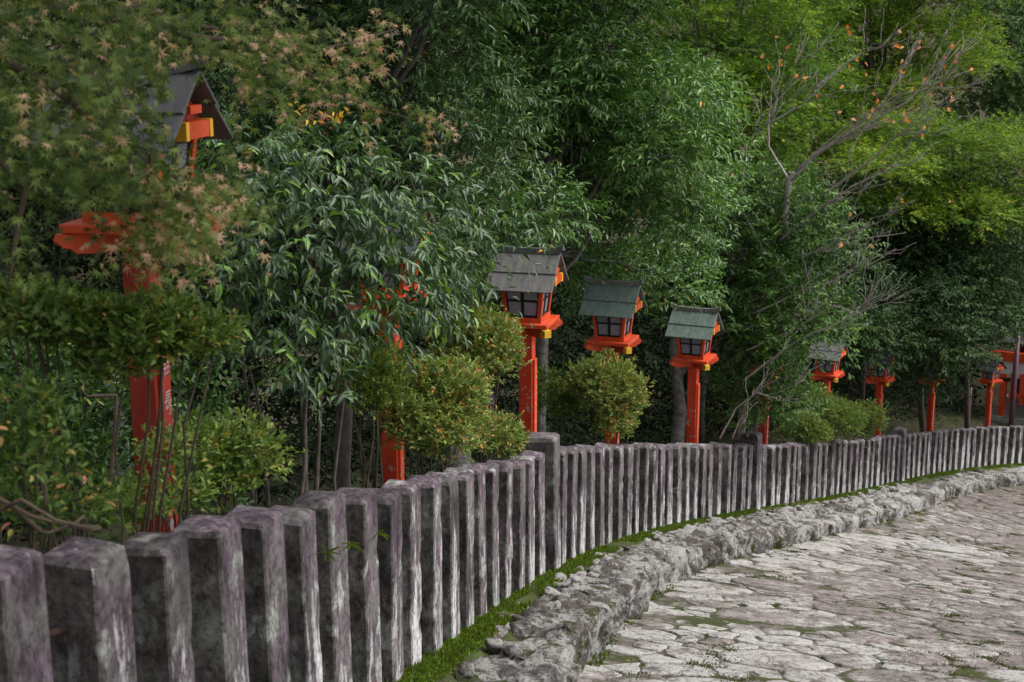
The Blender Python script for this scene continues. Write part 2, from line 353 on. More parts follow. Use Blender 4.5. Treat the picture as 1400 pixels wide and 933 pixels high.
def strip(name, s0, s1, ns, offs, dz, mat, kind='structure', parent=None, amp=0.0):
    s = np.linspace(s0, s1, ns); V = []
    for o, z in zip(offs, dz):
        oo = np.array([o(t) for t in s]) if callable(o) else o
        p = so(s, oo, z)
        if amp: p[:, 2] += amp * np.array([noise.fractal(Vector((a * 1.3, b * 1.3, 3)), 1, 2, 3) for a, b in p[:, :2]])
        V.append(p)
    V = np.stack(V, 1); m = V.shape[1]
    i = np.arange((ns - 1) * m).reshape(ns - 1, m)[:, :-1].ravel()
    o = link(name, mesh_np(name, V.reshape(-1, 3), np.c_[i, i + 1, i + m + 1, i + m], mat, np.full(len(i), .4), True), parent)
    if kind: tag(o, kind=kind)
    return o
# path bed (mortar between the stones); the paving stones lie on it
path = strip('path', -9, 46, 330, [.32, .6, .9, 1.3, 1.8, 2.4, 3.0, 3.8, 4.6, 5.6, 7.0], [ROAD - .03] + [ROAD] * 10, M['mortar'], amp=.012)
# moss verge between fence and kerb
verge = strip('verge', -9, 46, 400, [-.32, -.1, .06, .16, .26, .36], [-.02, .0, .010, -.012, -.07, -.16], M['moss'], amp=.03)

# ---------------------------------------------------------------- fence of stone posts
def post_mesh(w, t, h, seed, cap=.022):
    rnd = random.Random(seed); NZ = 18; v = []; f = []; n = 12
    def ring(z, sc, e):
        out = []
        for i in range(n):                 # rounded-corner square, 3 points per side
            side, k = divmod(i, 3); a = [-1 + .08, 0, 1 - .08][k]
            p = [(a, -1), (1, a), (-a, 1), (-1, -a)][side]
            out.append(Vector((p[0] * w / 2 * sc, p[1] * t / 2 * sc, z)))
        for p in out:
            q = p * 5 + Vector((seed * 3.1, 0, 0)); d = noise.noise(q * .5) * .0015 + noise.noise(q * 5.2) * .0016
            p.x += d * (1 if p.x > 0 else -1); p.y += noise.noise(q * 2.1 + Vector((9, 9, 9))) * .0025
        return out
    tw = rnd.uniform(-.01, .01)
    for k in range(NZ + 1):
        z = -.25 + (h + .25) * k / NZ
        v += ring(z, 1.02 - .03 * k / NZ, 0)
    v += ring(h + cap * .72, .80, 0); v += ring(h + cap, .42, 0)
    L = NZ + 3
    for k in range(L - 1):
        for i in range(n): f.append((k * n + i, k * n + (i + 1) % n, (k + 1) * n + (i + 1) % n, (k + 1) * n + i))
    f.append(tuple(range((L - 1) * n, L * n)))
    tlt = Vector((rnd.uniform(-.014, .014), rnd.uniform(-.018, .018), 0))
    chips = [(rnd.choice((-1, 1)), rnd.choice((-1, 1)), rnd.uniform(.15, h), rnd.uniform(.03, .05), rnd.uniform(.003, .009)) for _ in range(3)]
    for p_ in v:                            # chipped arrises
        for cx_, cy_, cz_, cr_, cd_ in chips:
            if p_.x * cx_ > w * .3 and p_.y * cy_ > t * .3 and abs(p_.z - cz_) < cr_: p_.x -= cx_ * cd_; p_.y -= cy_ * cd_ * .7
    v = [p + tlt * p.z + Vector((0, 0, (p.x * rnd.uniform(.9, 1.1) * .04 if p.z >= h - .02 else 0))) for p in v]
    b = MB(); b.add(v, f); return b.mesh('post', M['post'], False)
fence = empty('stone_fence', so(0, -.09))
tag(fence, 'long curved fence of lichened stone posts between the path and the shrubs', 'fence')
variants = [post_mesh(.18, .19, .968, i, .02) for i in range(9)]
pillars = [post_mesh(.24, .22, 1.12, 40 + i, .035) for i in range(3)]
PILL = {-5, 19, 43, 67, 91}
minv = Matrix.Translation(fence.location).inverted()
for i in range(-8, 108):
    s = i * .40; x, y, z, h = cs(s); rnd = random.Random(100 + i)
    me = pillars[abs(i) % 3] if i in PILL else variants[rnd.randrange(9)]
    o = bpy.data.objects.new('pillar' if i in PILL else 'post', me); C.objects.link(o); o.parent = fence; o.matrix_parent_inverse = minv
    off = -.105 if i in PILL else -.09
    # the stored line passes the road-side, near-side top edge of each post
    o.location = so(s - (.11 if i in PILL else .095), off + rnd.uniform(-.014, .012), rnd.uniform(-.022, .014))
    o.rotation_euler = (0, 0, -h + (math.pi if rnd.random() < .4 and i not in PILL else 0) + R(rnd.uniform(-3, 3)))
    o.scale = (rnd.uniform(.93, 1.06), rnd.uniform(.86, 1.08), 1)
    o.color = (min(1, max(0, .30 + rnd.uniform(-.14, .14) + .028 * min(max(s - 25, 0), 9))), 0, 0, 1)     # how much lichen it carries
    if i in PILL: o['label'] = 'taller square pillar of the fence'
for hz in (.76, .22):
    b = MB(); ss = np.linspace(-3.2, 42, 180); b.tube([tuple(p) for p in so(ss, -.1, hz)], [.011] * 180, 6)
    b.build('rail', M['rust'], fence, True, world=True)

# ---------------------------------------------------------------- kerb of rough stones
def rock(nx, ny, nz, size, seed, amp, pw=7):
    idx = {}; v = []; f = []
    def vid(i, j, k):
        if (i, j, k) not in idx:
            p = Vector((2 * i / nx - 1, 2 * j / ny - 1, 2 * k / nz - 1))
            l = (abs(p.x) ** pw + abs(p.y) ** pw + abs(p.z) ** pw) ** (1 / pw)
            p = p / l; q = Vector((p.x * size[0], p.y * size[1], p.z * size[2])) * .5
            w = q * 4.5 + Vector((seed * 7.7, seed * 1.3, 0))
            d = noise.fractal(w * 1.5, .6, 2.2, 5) * amp * .85 + abs(noise.noise(w * 4.1)) * amp * .4 - .014
            q += q.normalized() * d + Vector((noise.noise(w * 1.3 + Vector((5, 0, 0))), noise.noise(w * 1.3 + Vector((0, 5, 0))), 0)) * amp * .6
            idx[(i, j, k)] = len(v); v.append(q)
        return idx[(i, j, k)]
    for i in range(nx):
        for j in range(ny):
            f.append((vid(i, j, nz), vid(i + 1, j, nz), vid(i + 1, j + 1, nz), vid(i, j + 1, nz)))
    for i in range(nx):
        for k in range(nz):
            f.append((vid(i, 0, k), vid(i + 1, 0, k), vid(i + 1, 0, k + 1), vid(i, 0, k + 1)))
            f.append((vid(i, ny, k), vid(i, ny, k + 1), vid(i + 1, ny, k + 1), vid(i + 1, ny, k)))
    for j in range(ny):
        for k in range(nz):
            f.append((vid(0, j, k), vid(0, j, k + 1), vid(0, j + 1, k + 1), vid(0, j + 1, k)))
            f.append((vid(nx, j, k), vid(nx, j + 1, k), vid(nx, j + 1, k + 1), vid(nx, j, k + 1)))
    return np.array(v), np.array(f)
kerb = strip('kerb', -9, 46, 300, [.2, lambda s: foot(s) - .05, lambda s: foot(s) - .05], [-.10, -.13, -.4], M['mortar'])
s = -8.0; kr = random.Random(5)
while s < 44:
    L = kr.uniform(.45, 1.15); far = s > 14
    x, y, z, h = cs(s + L / 2); w0 = .15 + kr.uniform(-.02, .05); fo = float(foot(s + L / 2)) + kr.uniform(-.035, .03)
    pieces = [(w0, fo)]
    if fo - w0 > .7 or (far and kr.random() < .35): 
        m_ = w0 + (fo - w0) * kr.uniform(.4, .55); pieces = [(w0, m_), (m_, fo)]
    for k, (a, b_) in enumerate(pieces):
        n_ = 9 if s < 16 else 5
        V, Fc = rock(n_ - 1, int(n_ * 1.6), 5, (b_ - a + .03, L + .02, .38), kr.random() * 99, .095 if s < 16 else .10, kr.choice([5, 7]))
        me = mesh_np('kerb_stone', V, Fc, M['kerb'], np.full(len(Fc), kr.uniform(.42, .80)), True)
        o = link('kerb_stone', me, kerb)
        drop = -.205 + kr.uniform(-.03, .025) - (.05 * k if len(pieces) > 1 else 0)
        o.location = so(s + L / 2, (a + b_) / 2, drop); o.rotation_euler = (R(kr.uniform(-3, 3)) + math.atan(-.25), R(kr.uniform(-2, 6)), -h + R(kr.uniform(-6, 6)))
    s += L + kr.uniform(-.035, .012)

for k in range(150):                        # small flat stones bedded along the inner edge
    s = kr.uniform(3.5, 26); sz = kr.uniform(.07, .17); V, Fc = rock(3, 3, 2, (sz, sz * kr.uniform(.8, 1.8), .05), kr.random() * 99, .018, 4)
    o = link('kerb_stone', mesh_np('kerb_stone', V, Fc, M['kerb'], np.full(len(Fc), kr.uniform(.5, 1)), True), kerb)
    o.location = so(s, kr.uniform(.13, .34), .0 + kr.uniform(-.012, .012)); o.rotation_euler = (R(kr.uniform(-8, 8)) - .25, R(kr.uniform(-8, 8)), kr.uniform(0, 6))

# ---------------------------------------------------------------- paving stones
def clip_poly(poly, p, q):
    mx, my = (p[0] + q[0]) / 2, (p[1] + q[1]) / 2; nx, ny = q[0] - p[0], q[1] - p[1]; out = []
    for i in range(len(poly)):
        a, b = poly[i], poly[(i + 1) % len(poly)]
        da = (a[0] - mx) * nx + (a[1] - my) * ny; db = (b[0] - mx) * nx + (b[1] - my) * ny
        if da <= 0: out.append(a)
        if da * db < 0:
            t = da / (da - db); out.append((a[0] + (b[0] - a[0]) * t, a[1] + (b[1] - a[1]) * t))
    return out
prng = np.random.default_rng(11); pts = []
tries = 0
while tries < 26000:
    tries += 1
    p = (prng.uniform(2.0, 41), prng.uniform(.55, 6.8)); r = prng.choice([.14, .32, .56, .85], p=[.22, .23, .28, .27])
    if all((p[0] - a) ** 2 + (p[1] - b) ** 2 > ((r + c) * .57) ** 2 for a, b, c in pts[-4000:]): pts.append((p[0], p[1], r))
P2 = np.array(pts); stones = []
for i, (ps, po, pr) in enumerate(pts):
    d = np.hypot(P2[:, 0] - ps, P2[:, 1] - po); poly = [(ps - 1.5, po - 1.5), (ps + 1.5, po - 1.5), (ps + 1.5, po + 1.5), (ps - 1.5, po + 1.5)]
    for j in np.argsort(d)[1:22]:
        # power diagram: bigger stones push their edge out
        w = (pr ** 2 - P2[j, 2] ** 2) * .45; dd = d[j]; sh = w / (dd * dd)
        qx, qy = P2[j, 0] + (P2[j, 0] - ps) * sh, P2[j, 1] + (P2[j, 1] - po) * sh
        poly = clip_poly(poly, (ps, po), (qx, qy))
        if len(poly) < 3: break
    if len(poly) < 3: continue
    stones.append((ps, po, poly))
def stone_mesh(ps, po, poly, n):
    c = np.mean(poly, 0); c[1] = max(c[1], 0); pl = np.array(poly); L = np.r_[pl, pl[:1]]
    seg = np.hypot(*np.diff(L, axis=0).T); cum = np.r_[0, np.cumsum(seg)]; t = (np.arange(n) + .5) / n * cum[-1]
    ring = np.c_[np.interp(t, cum, L[:, 0]), np.interp(t, cum, L[:, 1])]
    ring = (ring * 2 + np.roll(ring, 1, 0) + np.roll(ring, -1, 0)) / 4 if n > 99 else ring
    ctr = ring.mean(0); rad = np.hypot(*(ring - ctr).T).mean(); gap = prng.uniform(.006, .018)
    jit = np.array([noise.noise(Vector((a * 7, b * 7, 1))) for a, b in ring]) * .035
    k = np.clip(1 - (gap - jit) / np.maximum(np.hypot(*(ring - ctr).T), .05), .4, 1.05)[:, None]
    ring = ctr + (ring - ctr) * k; rings = []; h0 = prng.uniform(.003, .010); tl = prng.normal(0, .012, 2)
    for f_, hz in ((1.0, -.03), (.985, h0 * .6), (.86, h0 + .001), (.42, h0 + .003), (.0, h0 + .003)):
        q = ctr + (ring - ctr) * f_ if f_ > 0 else ctr[None]
        z = ROAD + hz + (q - ctr) @ tl + (np.array([noise.fractal(Vector((a * 5, b * 5, 7)), 1, 2, 3) for a, b in q]) * .009 if hz > 0 else 0)
        q = np.c_[q[:, 0], np.maximum(q[:, 1], .5)]
        rings.append(so(q[:, 0], q[:, 1], z))
    V = np.concatenate(rings); Fq = []
    for r_ in range(3):
        for i in range(n): Fq.append((r_ * n + i, r_ * n + (i + 1) % n, (r_ + 1) * n + (i + 1) % n)); Fq.append((r_ * n + i, (r_ + 1) * n + (i + 1) % n, (r_ + 1) * n + i))
    for i in range(n): Fq.append((3 * n + i, 3 * n + (i + 1) % n, 4 * n))
    Fq = np.array(Fq)
    a, b, c_ = V[Fq[0][0]], V[Fq[0][1]], V[Fq[-1][2]]
    if np.cross(V[Fq[-1][1]] - V[Fq[-1][0]], V[Fq[-1][2]] - V[Fq[-1][0]])[2] < 0: Fq = Fq[:, ::-1]
    return V, Fq
def tone(ps, po):
    """pale lichened stones along the kerb, browner worn ones towards the middle of the path and farther down"""
    w = .95 - .22 * max(0, po - 2.0) - .05 * max(0, ps - 16) + .45 * noise.noise(Vector((ps * .35, po * .6, 2)))
    return float(np.clip(.1 + .75 * w + prng.uniform(-.22, .22), 0, 1))
def in_view(p):
    d = p[1] * _c - (p[2] - CZ) * _s
    if d < .5: return None
    v = p[1] * _s + (p[2] - CZ) * _c; return 700 + F * p[0] / d, 466.5 - F * v / d, d
vis, rest = [], []
for (ps, po, poly) in stones:
    if po < float(foot(ps)) - .1: continue
    iv = in_view(so(ps, po, ROAD)); ok = iv and -30 < iv[0] < 1460 and 560 < iv[1] < 985
    a = np.array(poly); area = abs(np.dot(a[:, 0], np.roll(a[:, 1], 1)) - np.dot(a[:, 1], np.roll(a[:, 0], 1))) / 2
    (vis if ok else rest).append((area / (iv[2] ** 2 if iv else 1e3), ps, po, poly))
vis.sort(key=lambda t: -t[0])
for (_, ps, po, poly) in vis[:298]:
    V, Fq = stone_mesh(ps, po, poly, 20)
    link('paving_stone', mesh_np('paving_stone', V, Fq, M['paving'], np.full(len(Fq), tone(ps, po)), True), path)
VV, FF, AA, nb = [], [], [], 0
for (_, ps, po, poly) in vis[298:] + rest:
    V, Fq = stone_mesh(ps, po, poly, 9); VV.append(V); FF.append(Fq + nb); nb += len(V); AA.append(np.full(len(Fq), tone(ps, po)))
tag(link('far_paving_stones', mesh_np('far_paving_stones', np.concatenate(VV), np.concatenate(FF), M['paving'], np.concatenate(AA), True), path), kind='stuff')

# ---------------------------------------------------------------- leaves
def unit(a): return a / np.maximum(np.linalg.norm(a, axis=-1, keepdims=True), 1e-9)
T_FOLD = (np.array([(0, 0, 0), (.45, .5, .09), (1, 0, -.14), (.45, -.5, .09)]), np.array([(0, 3, 2), (0, 2, 1)]))
T_LANCE = (np.array([(0, 0, 0), (.28, .40, .05), (.62, .44, .02), (1, 0, -.24), (.62, -.44, .02), (.28, -.40, .05), (.5, 0, -.06)]),
           np.array([(0, 6, 1), (1, 6, 2), (2, 6, 3), (3, 6, 4), (4, 6, 5), (5, 6, 0)]))
def _maple():
    v = [(0.0, 0, 0)]; f = []; tips = [(-128, .42), (-84, .78), (-42, .95), (0, 1.0), (42, .95), (84, .78), (128, .42)]
    ring = []
    for i, (a, r) in enumerate(tips):
        ring.append((a, r, -.16 * r))
        if i < 6: ring.append((a + 21 if i != 0 else a + 22, .25, .0))
    for a, r, z in ring: v.append((math.cos(R(a)) * r, math.sin(R(a)) * r, z))
    for i in range(1, len(ring)): f.append((0, i, i + 1))
    return np.array(v), np.array(f)
T_MAPLE = _maple()
T_STAR = (np.array([(0, 0, 0), (.75, .5, -.05), (.35, .12, 0), (1, 0, -.1), (.75, -.5, -.05), (.35, -.12, 0)]), np.array([(0, 2, 1), (0, 3, 2), (0, 5, 3), (0, 4, 5)]))
class Leaves:
    def __init__(s, seed): s.r = np.random.default_rng(seed); s.p = []; s.d = []; s.n = []; s.L = []; s.W = []; s.c = []
    def put(s, p, d, n, L, W, c):
        s.p.append(p); s.d.append(d); s.n.append(n); s.L.append(L); s.W.append(W); s.c.append(c)
    def twigs(s, base, dr, per, length, leaf, wid, droop=.3, spread=.9, up=1.0, col=(.5, .22), flat=0.0, tilt=None, rare=None):
        """per leaves on each twig: base (n,3), unit direction dr (n,3)"""
        n = len(base); r = s.r
        t = (np.arange(per)[None] + r.uniform(.2, .9, (n, per))) / per
        side = unit(np.cross(dr, r.normal(0, .5, (n, 3)) + (0, 0, 1.0)))
        sg = np.where(np.arange(per) % 2 == 0, 1, -1)[None, :, None] * r.uniform(.5, 1.2, (n, per, 1))
        sag = np.zeros((n, per, 3)); sag[..., 2] = -droop * .5 * length * t ** 2
        pos = base[:, None] + dr[:, None] * (length * t)[..., None] + sag
        d = dr[:, None] * .75 + side[:, None] * sg * spread + r.normal(0, .28, (n, per, 3)); d[..., 2] -= droop
        if flat: d[..., 2] *= (1 - flat)
        nn = r.normal(0, .34, (n, per, 3)) + dr[:, None] * .35; nn[..., 2] += up
        if tilt is not None: nn += np.array(tilt)
        sz = r.uniform(.65, 1.15, (n, per)) * np.where(t > .85, .8, 1)
        tc = r.normal(col[0], col[1] * .7, (n, 1)); c = np.clip(tc + r.normal(0, col[1], (n, per)), 0, .93 if rare is not None else 1)
        if rare is not None: c = np.where(r.random((n, per)) < rare, r.uniform(.95, 1, (n, per)), c)
        s.put(pos.reshape(-1, 3), unit(d).reshape(-1, 3), unit(nn).reshape(-1, 3), (leaf * sz).ravel(), (wid * sz).ravel(), c.ravel())
    def pad(s, c, rad, n, per, length, leaf, wid, low=-.45, inner=.25, outup=.25, lumpy=.17, stray=0.0, **kw):
        """twigs over an ellipsoid of foliage, most on its skin"""
        r = s.r; u = unit(r.normal(0, 1, (int(n * 2.2) + 8, 3))); u = u[u[:, 2] > low][:int(n)]; n = len(u)
        fr = np.where(r.random(n) < inner, r.uniform(.3, .75, n), r.uniform(.74, 1.0, n))
        fr = np.where(r.random(n) < stray, r.uniform(1.02, 1.22, n), fr)
        lump = 1 + lumpy * np.sin(u[:, 0] * 7 + c[0] * 5) * np.cos(u[:, 1] * 6 + c[1] * 3 + u[:, 2] * 5)
        base = np.array(c) + u * np.array(rad) * (fr * lump)[:, None]
        dr = u * (1, 1, .6) + r.normal(0, .35, (n, 3)); dr[:, 2] += outup
        s.twigs(base, unit(dr), per, length, leaf, wid, **kw)
    def arrays(s):
        return [np.concatenate(a) for a in (s.p, s.d, s.n, s.L, s.W, s.c)]
    def thin(s, boxes):
        """thin out leaves in front of something the photo shows: (px0, px1, py0, py1, share removed)"""
        a = s.arrays(); p = a[0]; dep = p[:, 1] * _c - (p[:, 2] - CZ) * _s; px = 700 + F * p[:, 0] / dep; py = 466.5 - F * (p[:, 1] * _s + (p[:, 2] - CZ) * _c) / dep
        k = np.ones(len(p), bool)
        for x0, x1, y0, y1, f in boxes: k &= ~((px > x0) & (px < x1) & (py > y0) & (py < y1) & (s.r.random(len(p)) < f))
        s.p, s.d, s.n, s.L, s.W, s.c = [[q[k]] for q in a]
    def frames(s, a):
        p, d, n, L, W, c = a; sd = unit(np.cross(n, d)); nn = np.cross(d, sd); return sd, nn
    def build(s, name, tmpl, mat, parent, split=0, wfun=None):
        a = s.arrays(); p, d, n, L, W, c = a; sd, nn = s.frames(a); tv, tf = tmpl
        ind = np.zeros(len(p), bool)
        if split:                           # the largest-looking leaves become parts of their own
            dep = p[:, 1] * _c - (p[:, 2] - CZ) * _s; px = 700 + F * p[:, 0] / dep; py = 466.5 - F * (p[:, 1] * _s + (p[:, 2] - CZ) * _c) / dep
            size = np.where((px > 0) & (px < 1400) & (py > 0) & (py < 933), L / dep, 0); ind[np.argsort(-size)[:split]] = True
        k = ~ind
        V = p[k, None] + (L[k, None] * tv[None, :, 0])[..., None] * d[k, None] + (W[k, None] * tv[None, :, 1])[..., None] * sd[k, None] + (L[k, None] * tv[None, :, 2])[..., None] * nn[k, None]
        m = int(k.sum()); Fc = (np.arange(m)[:, None, None] * len(tv) + tf[None]).reshape(-1, 3)
        o = link(name, mesh_np(name, V.reshape(-1, 3), Fc, mat, np.repeat(c[k], len(tf))), parent, world=True); tag(o, kind='stuff')
        if split:
            protos = []
            for q in range(8):
                tw = tv.copy(); tw[:, 1] *= (W / L).mean(); protos.append(mesh_np('leaf', tw, tf, mat, np.full(len(tf), np.quantile(c, (q + .5) / 8))))
            minv = (Matrix.Translation(parent.location) @ parent.rotation_euler.to_matrix().to_4x4()).inverted()
            rk = np.clip((np.argsort(np.argsort(c)) * 8) // len(c), 0, 7)
            for i in np.flatnonzero(ind):
                ob = bpy.data.objects.new('leaf', protos[rk[i]]); C.objects.link(ob); ob.parent = parent; ob.matrix_parent_inverse = minv
                mt = Matrix([[d[i][j] * L[i], sd[i][j] * L[i], nn[i][j] * L[i], p[i][j]] for j in range(3)] + [[0, 0, 0, 1]])
                ob.matrix_basis = mt
        return o
def jitter_path(a, b, n, amp, seed, bow=(0, 0, 0)):
    a, b = Vector(a), Vector(b); out = []
    for i in range(n):
        t = i / (n - 1); p = a.lerp(b, t) + Vector(bow) * (4 * t * (1 - t))
        if 0 < i < n - 1: p += Vector((noise.noise(Vector((seed, t * 4, 0))), noise.noise(Vector((seed, t * 4, 9))), noise.noise(Vector((seed, t * 4, 17))) * .6)) * amp
        out.append(p)
    return out
def on_ground(px, py_any, d):
    p = at(px, py_any, d); return Vector((p.x, p.y, float(ground_z(p.x, p.y)[0])))
def wood(root, trunks, limbs, mat, name='trunk'):
    """trunks: (path, radii); limbs: the same - one mesh for the wood of a tree"""
    b = MB()
    for pth, rad in trunks + limbs: b.tube(pth, rad, 8 if rad[0] > .03 else 5, .25)
    return b.build(name, mat, root, True, world=True)
def taper(n, a, b): return [a + (b - a) * i / (n - 1) for i in range(n)]
def limbs_to(trunk_pts, pads, rnd, r0=.05, n=7, amp=.12):
    out = []
    for c in pads:
        k = rnd.randrange(len(trunk_pts) // 2, len(trunk_pts)); a = trunk_pts[k]
        out.append((jitter_path(a, c, n, amp, rnd.random() * 50, (0, 0, .12)), taper(n, r0, .008)))
    return out
def tree(name, label, group, base, top, pads, leafspec, tmpl, lmat, bark, r0, seed, split=0, limb=.05, cat='tree', crown='crown', extra=None, thin=None):
    """pads: (centre, radius, flat) ; leafspec: dict for Leaves.pad with 'dens' leaves per square metre"""
    rnd = random.Random(seed); root = empty(name, base); tag(root, label, cat, group)
    tp = jitter_path(base - Vector((0, 0, .15)), top, 9, .12, seed * 1.7); tr = taper(9, r0, r0 * .35)
    wood(root, [(tp, tr)], limbs_to(tp, [p[0] for p in pads], rnd, limb) + (extra or []), bark)
    lv = Leaves(seed); sp = dict(leafspec); dens = sp.pop('dens')
    for c, r, fl in pads:
        n = dens * 4 * math.pi * r * r * .7 / sp['per']; col = (sp.get('col', (.5, .22))[0] + rnd.uniform(-.17, .17), sp.get('col', (.5, .22))[1])
        lv.pad(tuple(c), (r, r, r * fl), n, **{**sp, 'col': col})
    if thin: lv.thin(thin)
    lv.build(crown, tmpl, lmat, root, split); return root
def scatter_pads(rnd, boxes):
    """boxes in photo pixels: (px0, px1, py0, py1, d0, d1, count, radius range m, flatness)"""
    out = []
    for x0, x1, y0, y1, d0, d1, n, (ra, rb), fl in boxes:
        got = []
        for _ in range(n):
            for _t in range(30):
                px, py = rnd.uniform(x0, x1), rnd.uniform(y0, y1)
                if all((px - a) ** 2 + (py - b) ** 2 > (.55 * (x1 - x0) * (y1 - y0) / n) for a, b in got) or _t == 29: break
            got.append((px, py)); out.append((at(px, py, rnd.uniform(d0, d1)), rnd.uniform(ra, rb), fl))
    return out
exec_order = []

# ---- the maple in front, its branches hanging in from the upper left
rnd = random.Random(3)
base = on_ground(-520, 500, 4.2)
maple = empty('maple_tree', base)
tag(maple, 'maple with drying pinkish leaves hanging in over the nearest lantern at upper left', 'tree')
top = at(-330, -130, 4.3); tp = jitter_path(base - Vector((0, 0, .1)), top, 8, .08, 2); br = []
def px_branch(pts, r0, r1, sub=3):
    P = [at(*p) for p in pts]; out = []
    for i in range(len(P) - 1):
        for k in range(sub):
            t = k / sub; q = P[i].lerp(P[i + 1], t); out.append(q + Vector((noise.noise(q * 3), 0, noise.noise(q * 3 + Vector((4, 4, 4))))) * .02)
    out.append(P[-1]); return out, taper(len(out), r0, r1)
br.append(px_branch([(-330, -130, 4.3), (-60, -60, 4.3), (120, 30, 4.3), (185, 5, 4.4), (300, 40, 4.8)], .045, .006))
br.append(px_branch([(-330, -60, 4.2), (-100, 40, 4.1), (60, 110, 4.1), (150, 180, 4.1), (230, 260, 4.2)], .03, .003))
br.append(px_branch([(120, 30, 4.3), (260, 45, 4.6), (330, 55, 4.9), (440, 70, 5.2), (540, 40, 5.5)], .012, .003))
br.append(px_branch([(330, 55, 4.9), (420, 105, 5.2), (500, 140, 5.4), (575, 165, 5.5)], .008, .002))
br.append(px_branch([(-300, 60, 3.9), (-60, 160, 3.7), (40, 260, 3.7), (10, 400, 3.7)], .02, .003))
br.append(px_branch([(150, 180, 4.1), (205, 205, 4.2), (212, 260, 4.2), (180, 330, 4.2)], .006, .002))
wood(maple, [(tp, taper(8, .13, .05))], br, M['twig'])
lv = Leaves(21)
def maple_blob(px, py, sx, sy, d0, d1, n, col=.42, leaf=.033):
    n = int(n * 1.2); r = lv.r; X = r.normal(px, sx, n); Y = r.normal(py, sy, n); D = r.uniform(d0, d1, n)
    B = np.array([at(*t) for t in zip(X, Y, D)]); dr = unit(np.c_[r.normal(.35, .6, n), r.normal(-.2, .5, n), r.normal(-.35, .3, n)])
    lv.twigs(B, dr, 5, .16, leaf, leaf, droop=.45, spread=.8, up=.8, col=(col, .24), tilt=(.1, -.40, 0))
for a in [(60, 30, 95, 45, 3.6, 4.6, 150), (230, 30, 85, 30, 4.0, 4.9, 110), (40, 140, 70, 60, 3.4, 4.4, 150), (150, 110, 60, 45, 3.8, 4.6, 85, .36),
          (70, 215, 55, 30, 3.5, 4.2, 60, .32), (150, 190, 45, 30, 3.8, 4.3, 38, .36), (185, 240, 45, 22, 3.9, 4.5, 44), (240, 280, 45, 26, 4.0, 4.7, 130, .70), (200, 315, 30, 18, 4.0, 4.4, 50, .74), (215, 245, 40, 14, 4.0, 4.5, 40, .6),
          (310, 240, 30, 40, 4.4, 5.0, 26, .5), (12, 330, 16, 60, 3.4, 3.8, 26, .3), (350, 60, 60, 35, 4.6, 5.2, 70, .55), (150, 150, 40, 35, 4.2, 4.8, 50, .4), (205, 345, 18, 22, 4.4, 4.8, 26, .5), (150, 300, 22, 14, 4.3, 4.7, 16, .45), (330, 110, 30, 25, 4.6, 5.0, 26, .5), (60, -50, 150, 30, 3.6, 4.6, 120), (120, 255, 30, 20, 3.8, 4.2, 18, .3)]:
    maple_blob(*a)
r = lv.r; n = 1700                           # unseen crown leaves added overhead to shade the nearest lantern and shrubs
B = np.c_[r.uniform(-.9, 1.9, n), r.uniform(3.0, 7.0, n), r.uniform(2.05, 4.0, n)]; B = B[B[:, 2] > CZ + .30 + .02 * B[:, 1]]
lv.twigs(B, unit(r.normal(0, 1, (len(B), 3)) * (1, 1, .3)), 5, .3, .075, .075, droop=.35, up=1.0, col=(.45, .2))
for a in [(400, 55, 40, 22, 5.0, 5.4, 26, .72), (505, 45, 16, 16, 5.3, 5.6, 14, .88), (450, 75, 40, 18, 5.1, 5.5, 22, .7), (430, 110, 35, 16, 5.1, 5.4, 14, .66), (530, 140, 35, 14, 5.4, 5.6, 10, .6), (575, 155, 14, 8, 5.4, 5.6, 5, .85)]:
    maple_blob(*a, leaf=.034)
lv.thin([(232, 318, 88, 203, .93), (110, 235, 90, 205, .15), (70, 190, 285, 350, .75), (0, 110, 250, 420, .55), (160, 245, 355, 420, .6)])
lv.build('foliage', T_MAPLE, M['l_maple'], maple, 300)

# ---- nandina with long drooping leaflets, its stems rising behind the fence
nbase = on_ground(405, 640, 7.6)
nand = empty('nandina_shrub', nbase)
tag(nand, 'tall nandina shrub with long drooping grey green leaflets on bare leaning stems', 'shrub')
def nandina_pads():
    out = []
    for px, py, d, r in [(330, 240, 7.8, .34), (430, 235, 7.9, .36), (520, 270, 8.0, .36), (590, 300, 8.2, .3), (390, 320, 7.6, .36), (470, 340, 7.7, .34), (550, 360, 7.9, .32), (620, 370, 8.3, .26),
                         (340, 400, 7.5, .26), (430, 420, 7.6, .26), (500, 430, 7.8, .26), (560, 430, 8.0, .22), (330, 470, 7.5, .18), (420, 490, 7.5, .2), (300, 310, 7.6, .26), (600, 430, 8.2, .15), (290, 380, 7.4, .2), (450, 530, 7.5, .13)]:
        out.append((at(px, py, d), r, .85))
    return out
lv = Leaves(31); npads = nandina_pads()
for c, r, fl in npads:
    lv.pad(tuple(c), (r, r, r * fl), 54 * (r / .3) ** 2, 8, .17, .078, .025, low=-.7, inner=.3, outup=-.05, droop=.62, spread=.75, up=.8, col=(.52, .20), rare=.05)
lv.thin([(676, 778, 340, 462, .9)]); lv.build('foliage', T_LANCE, M['l_nandina'], nand, 300)
b = MB(); rnd = random.Random(8)
for k, (x0, x1, y1) in enumerate([(372, 420, 520), (388, 412, 500), (396, 440, 480), (412, 405, 470), (360, 340, 500), (430, 470, 470), (345, 330, 480)]):
    p0 = on_ground(x0, 690, 7.3 + k * .08); p1 = at(x1, y1, 7.5 + k * .06); b2 = MB()
    b2.tube(jitter_path(p0 - Vector((0, 0, .1)), p1, 8, .05, k * 3.1, (.03, 0, 0)), taper(8, .022 if k < 4 else .014, .008), 7, .3)
    b2.build('stem', M['bark'], nand, True, world=True)
bp = MB(); lv = Leaves(33)                    # berry panicle and its yellow bracts near the top
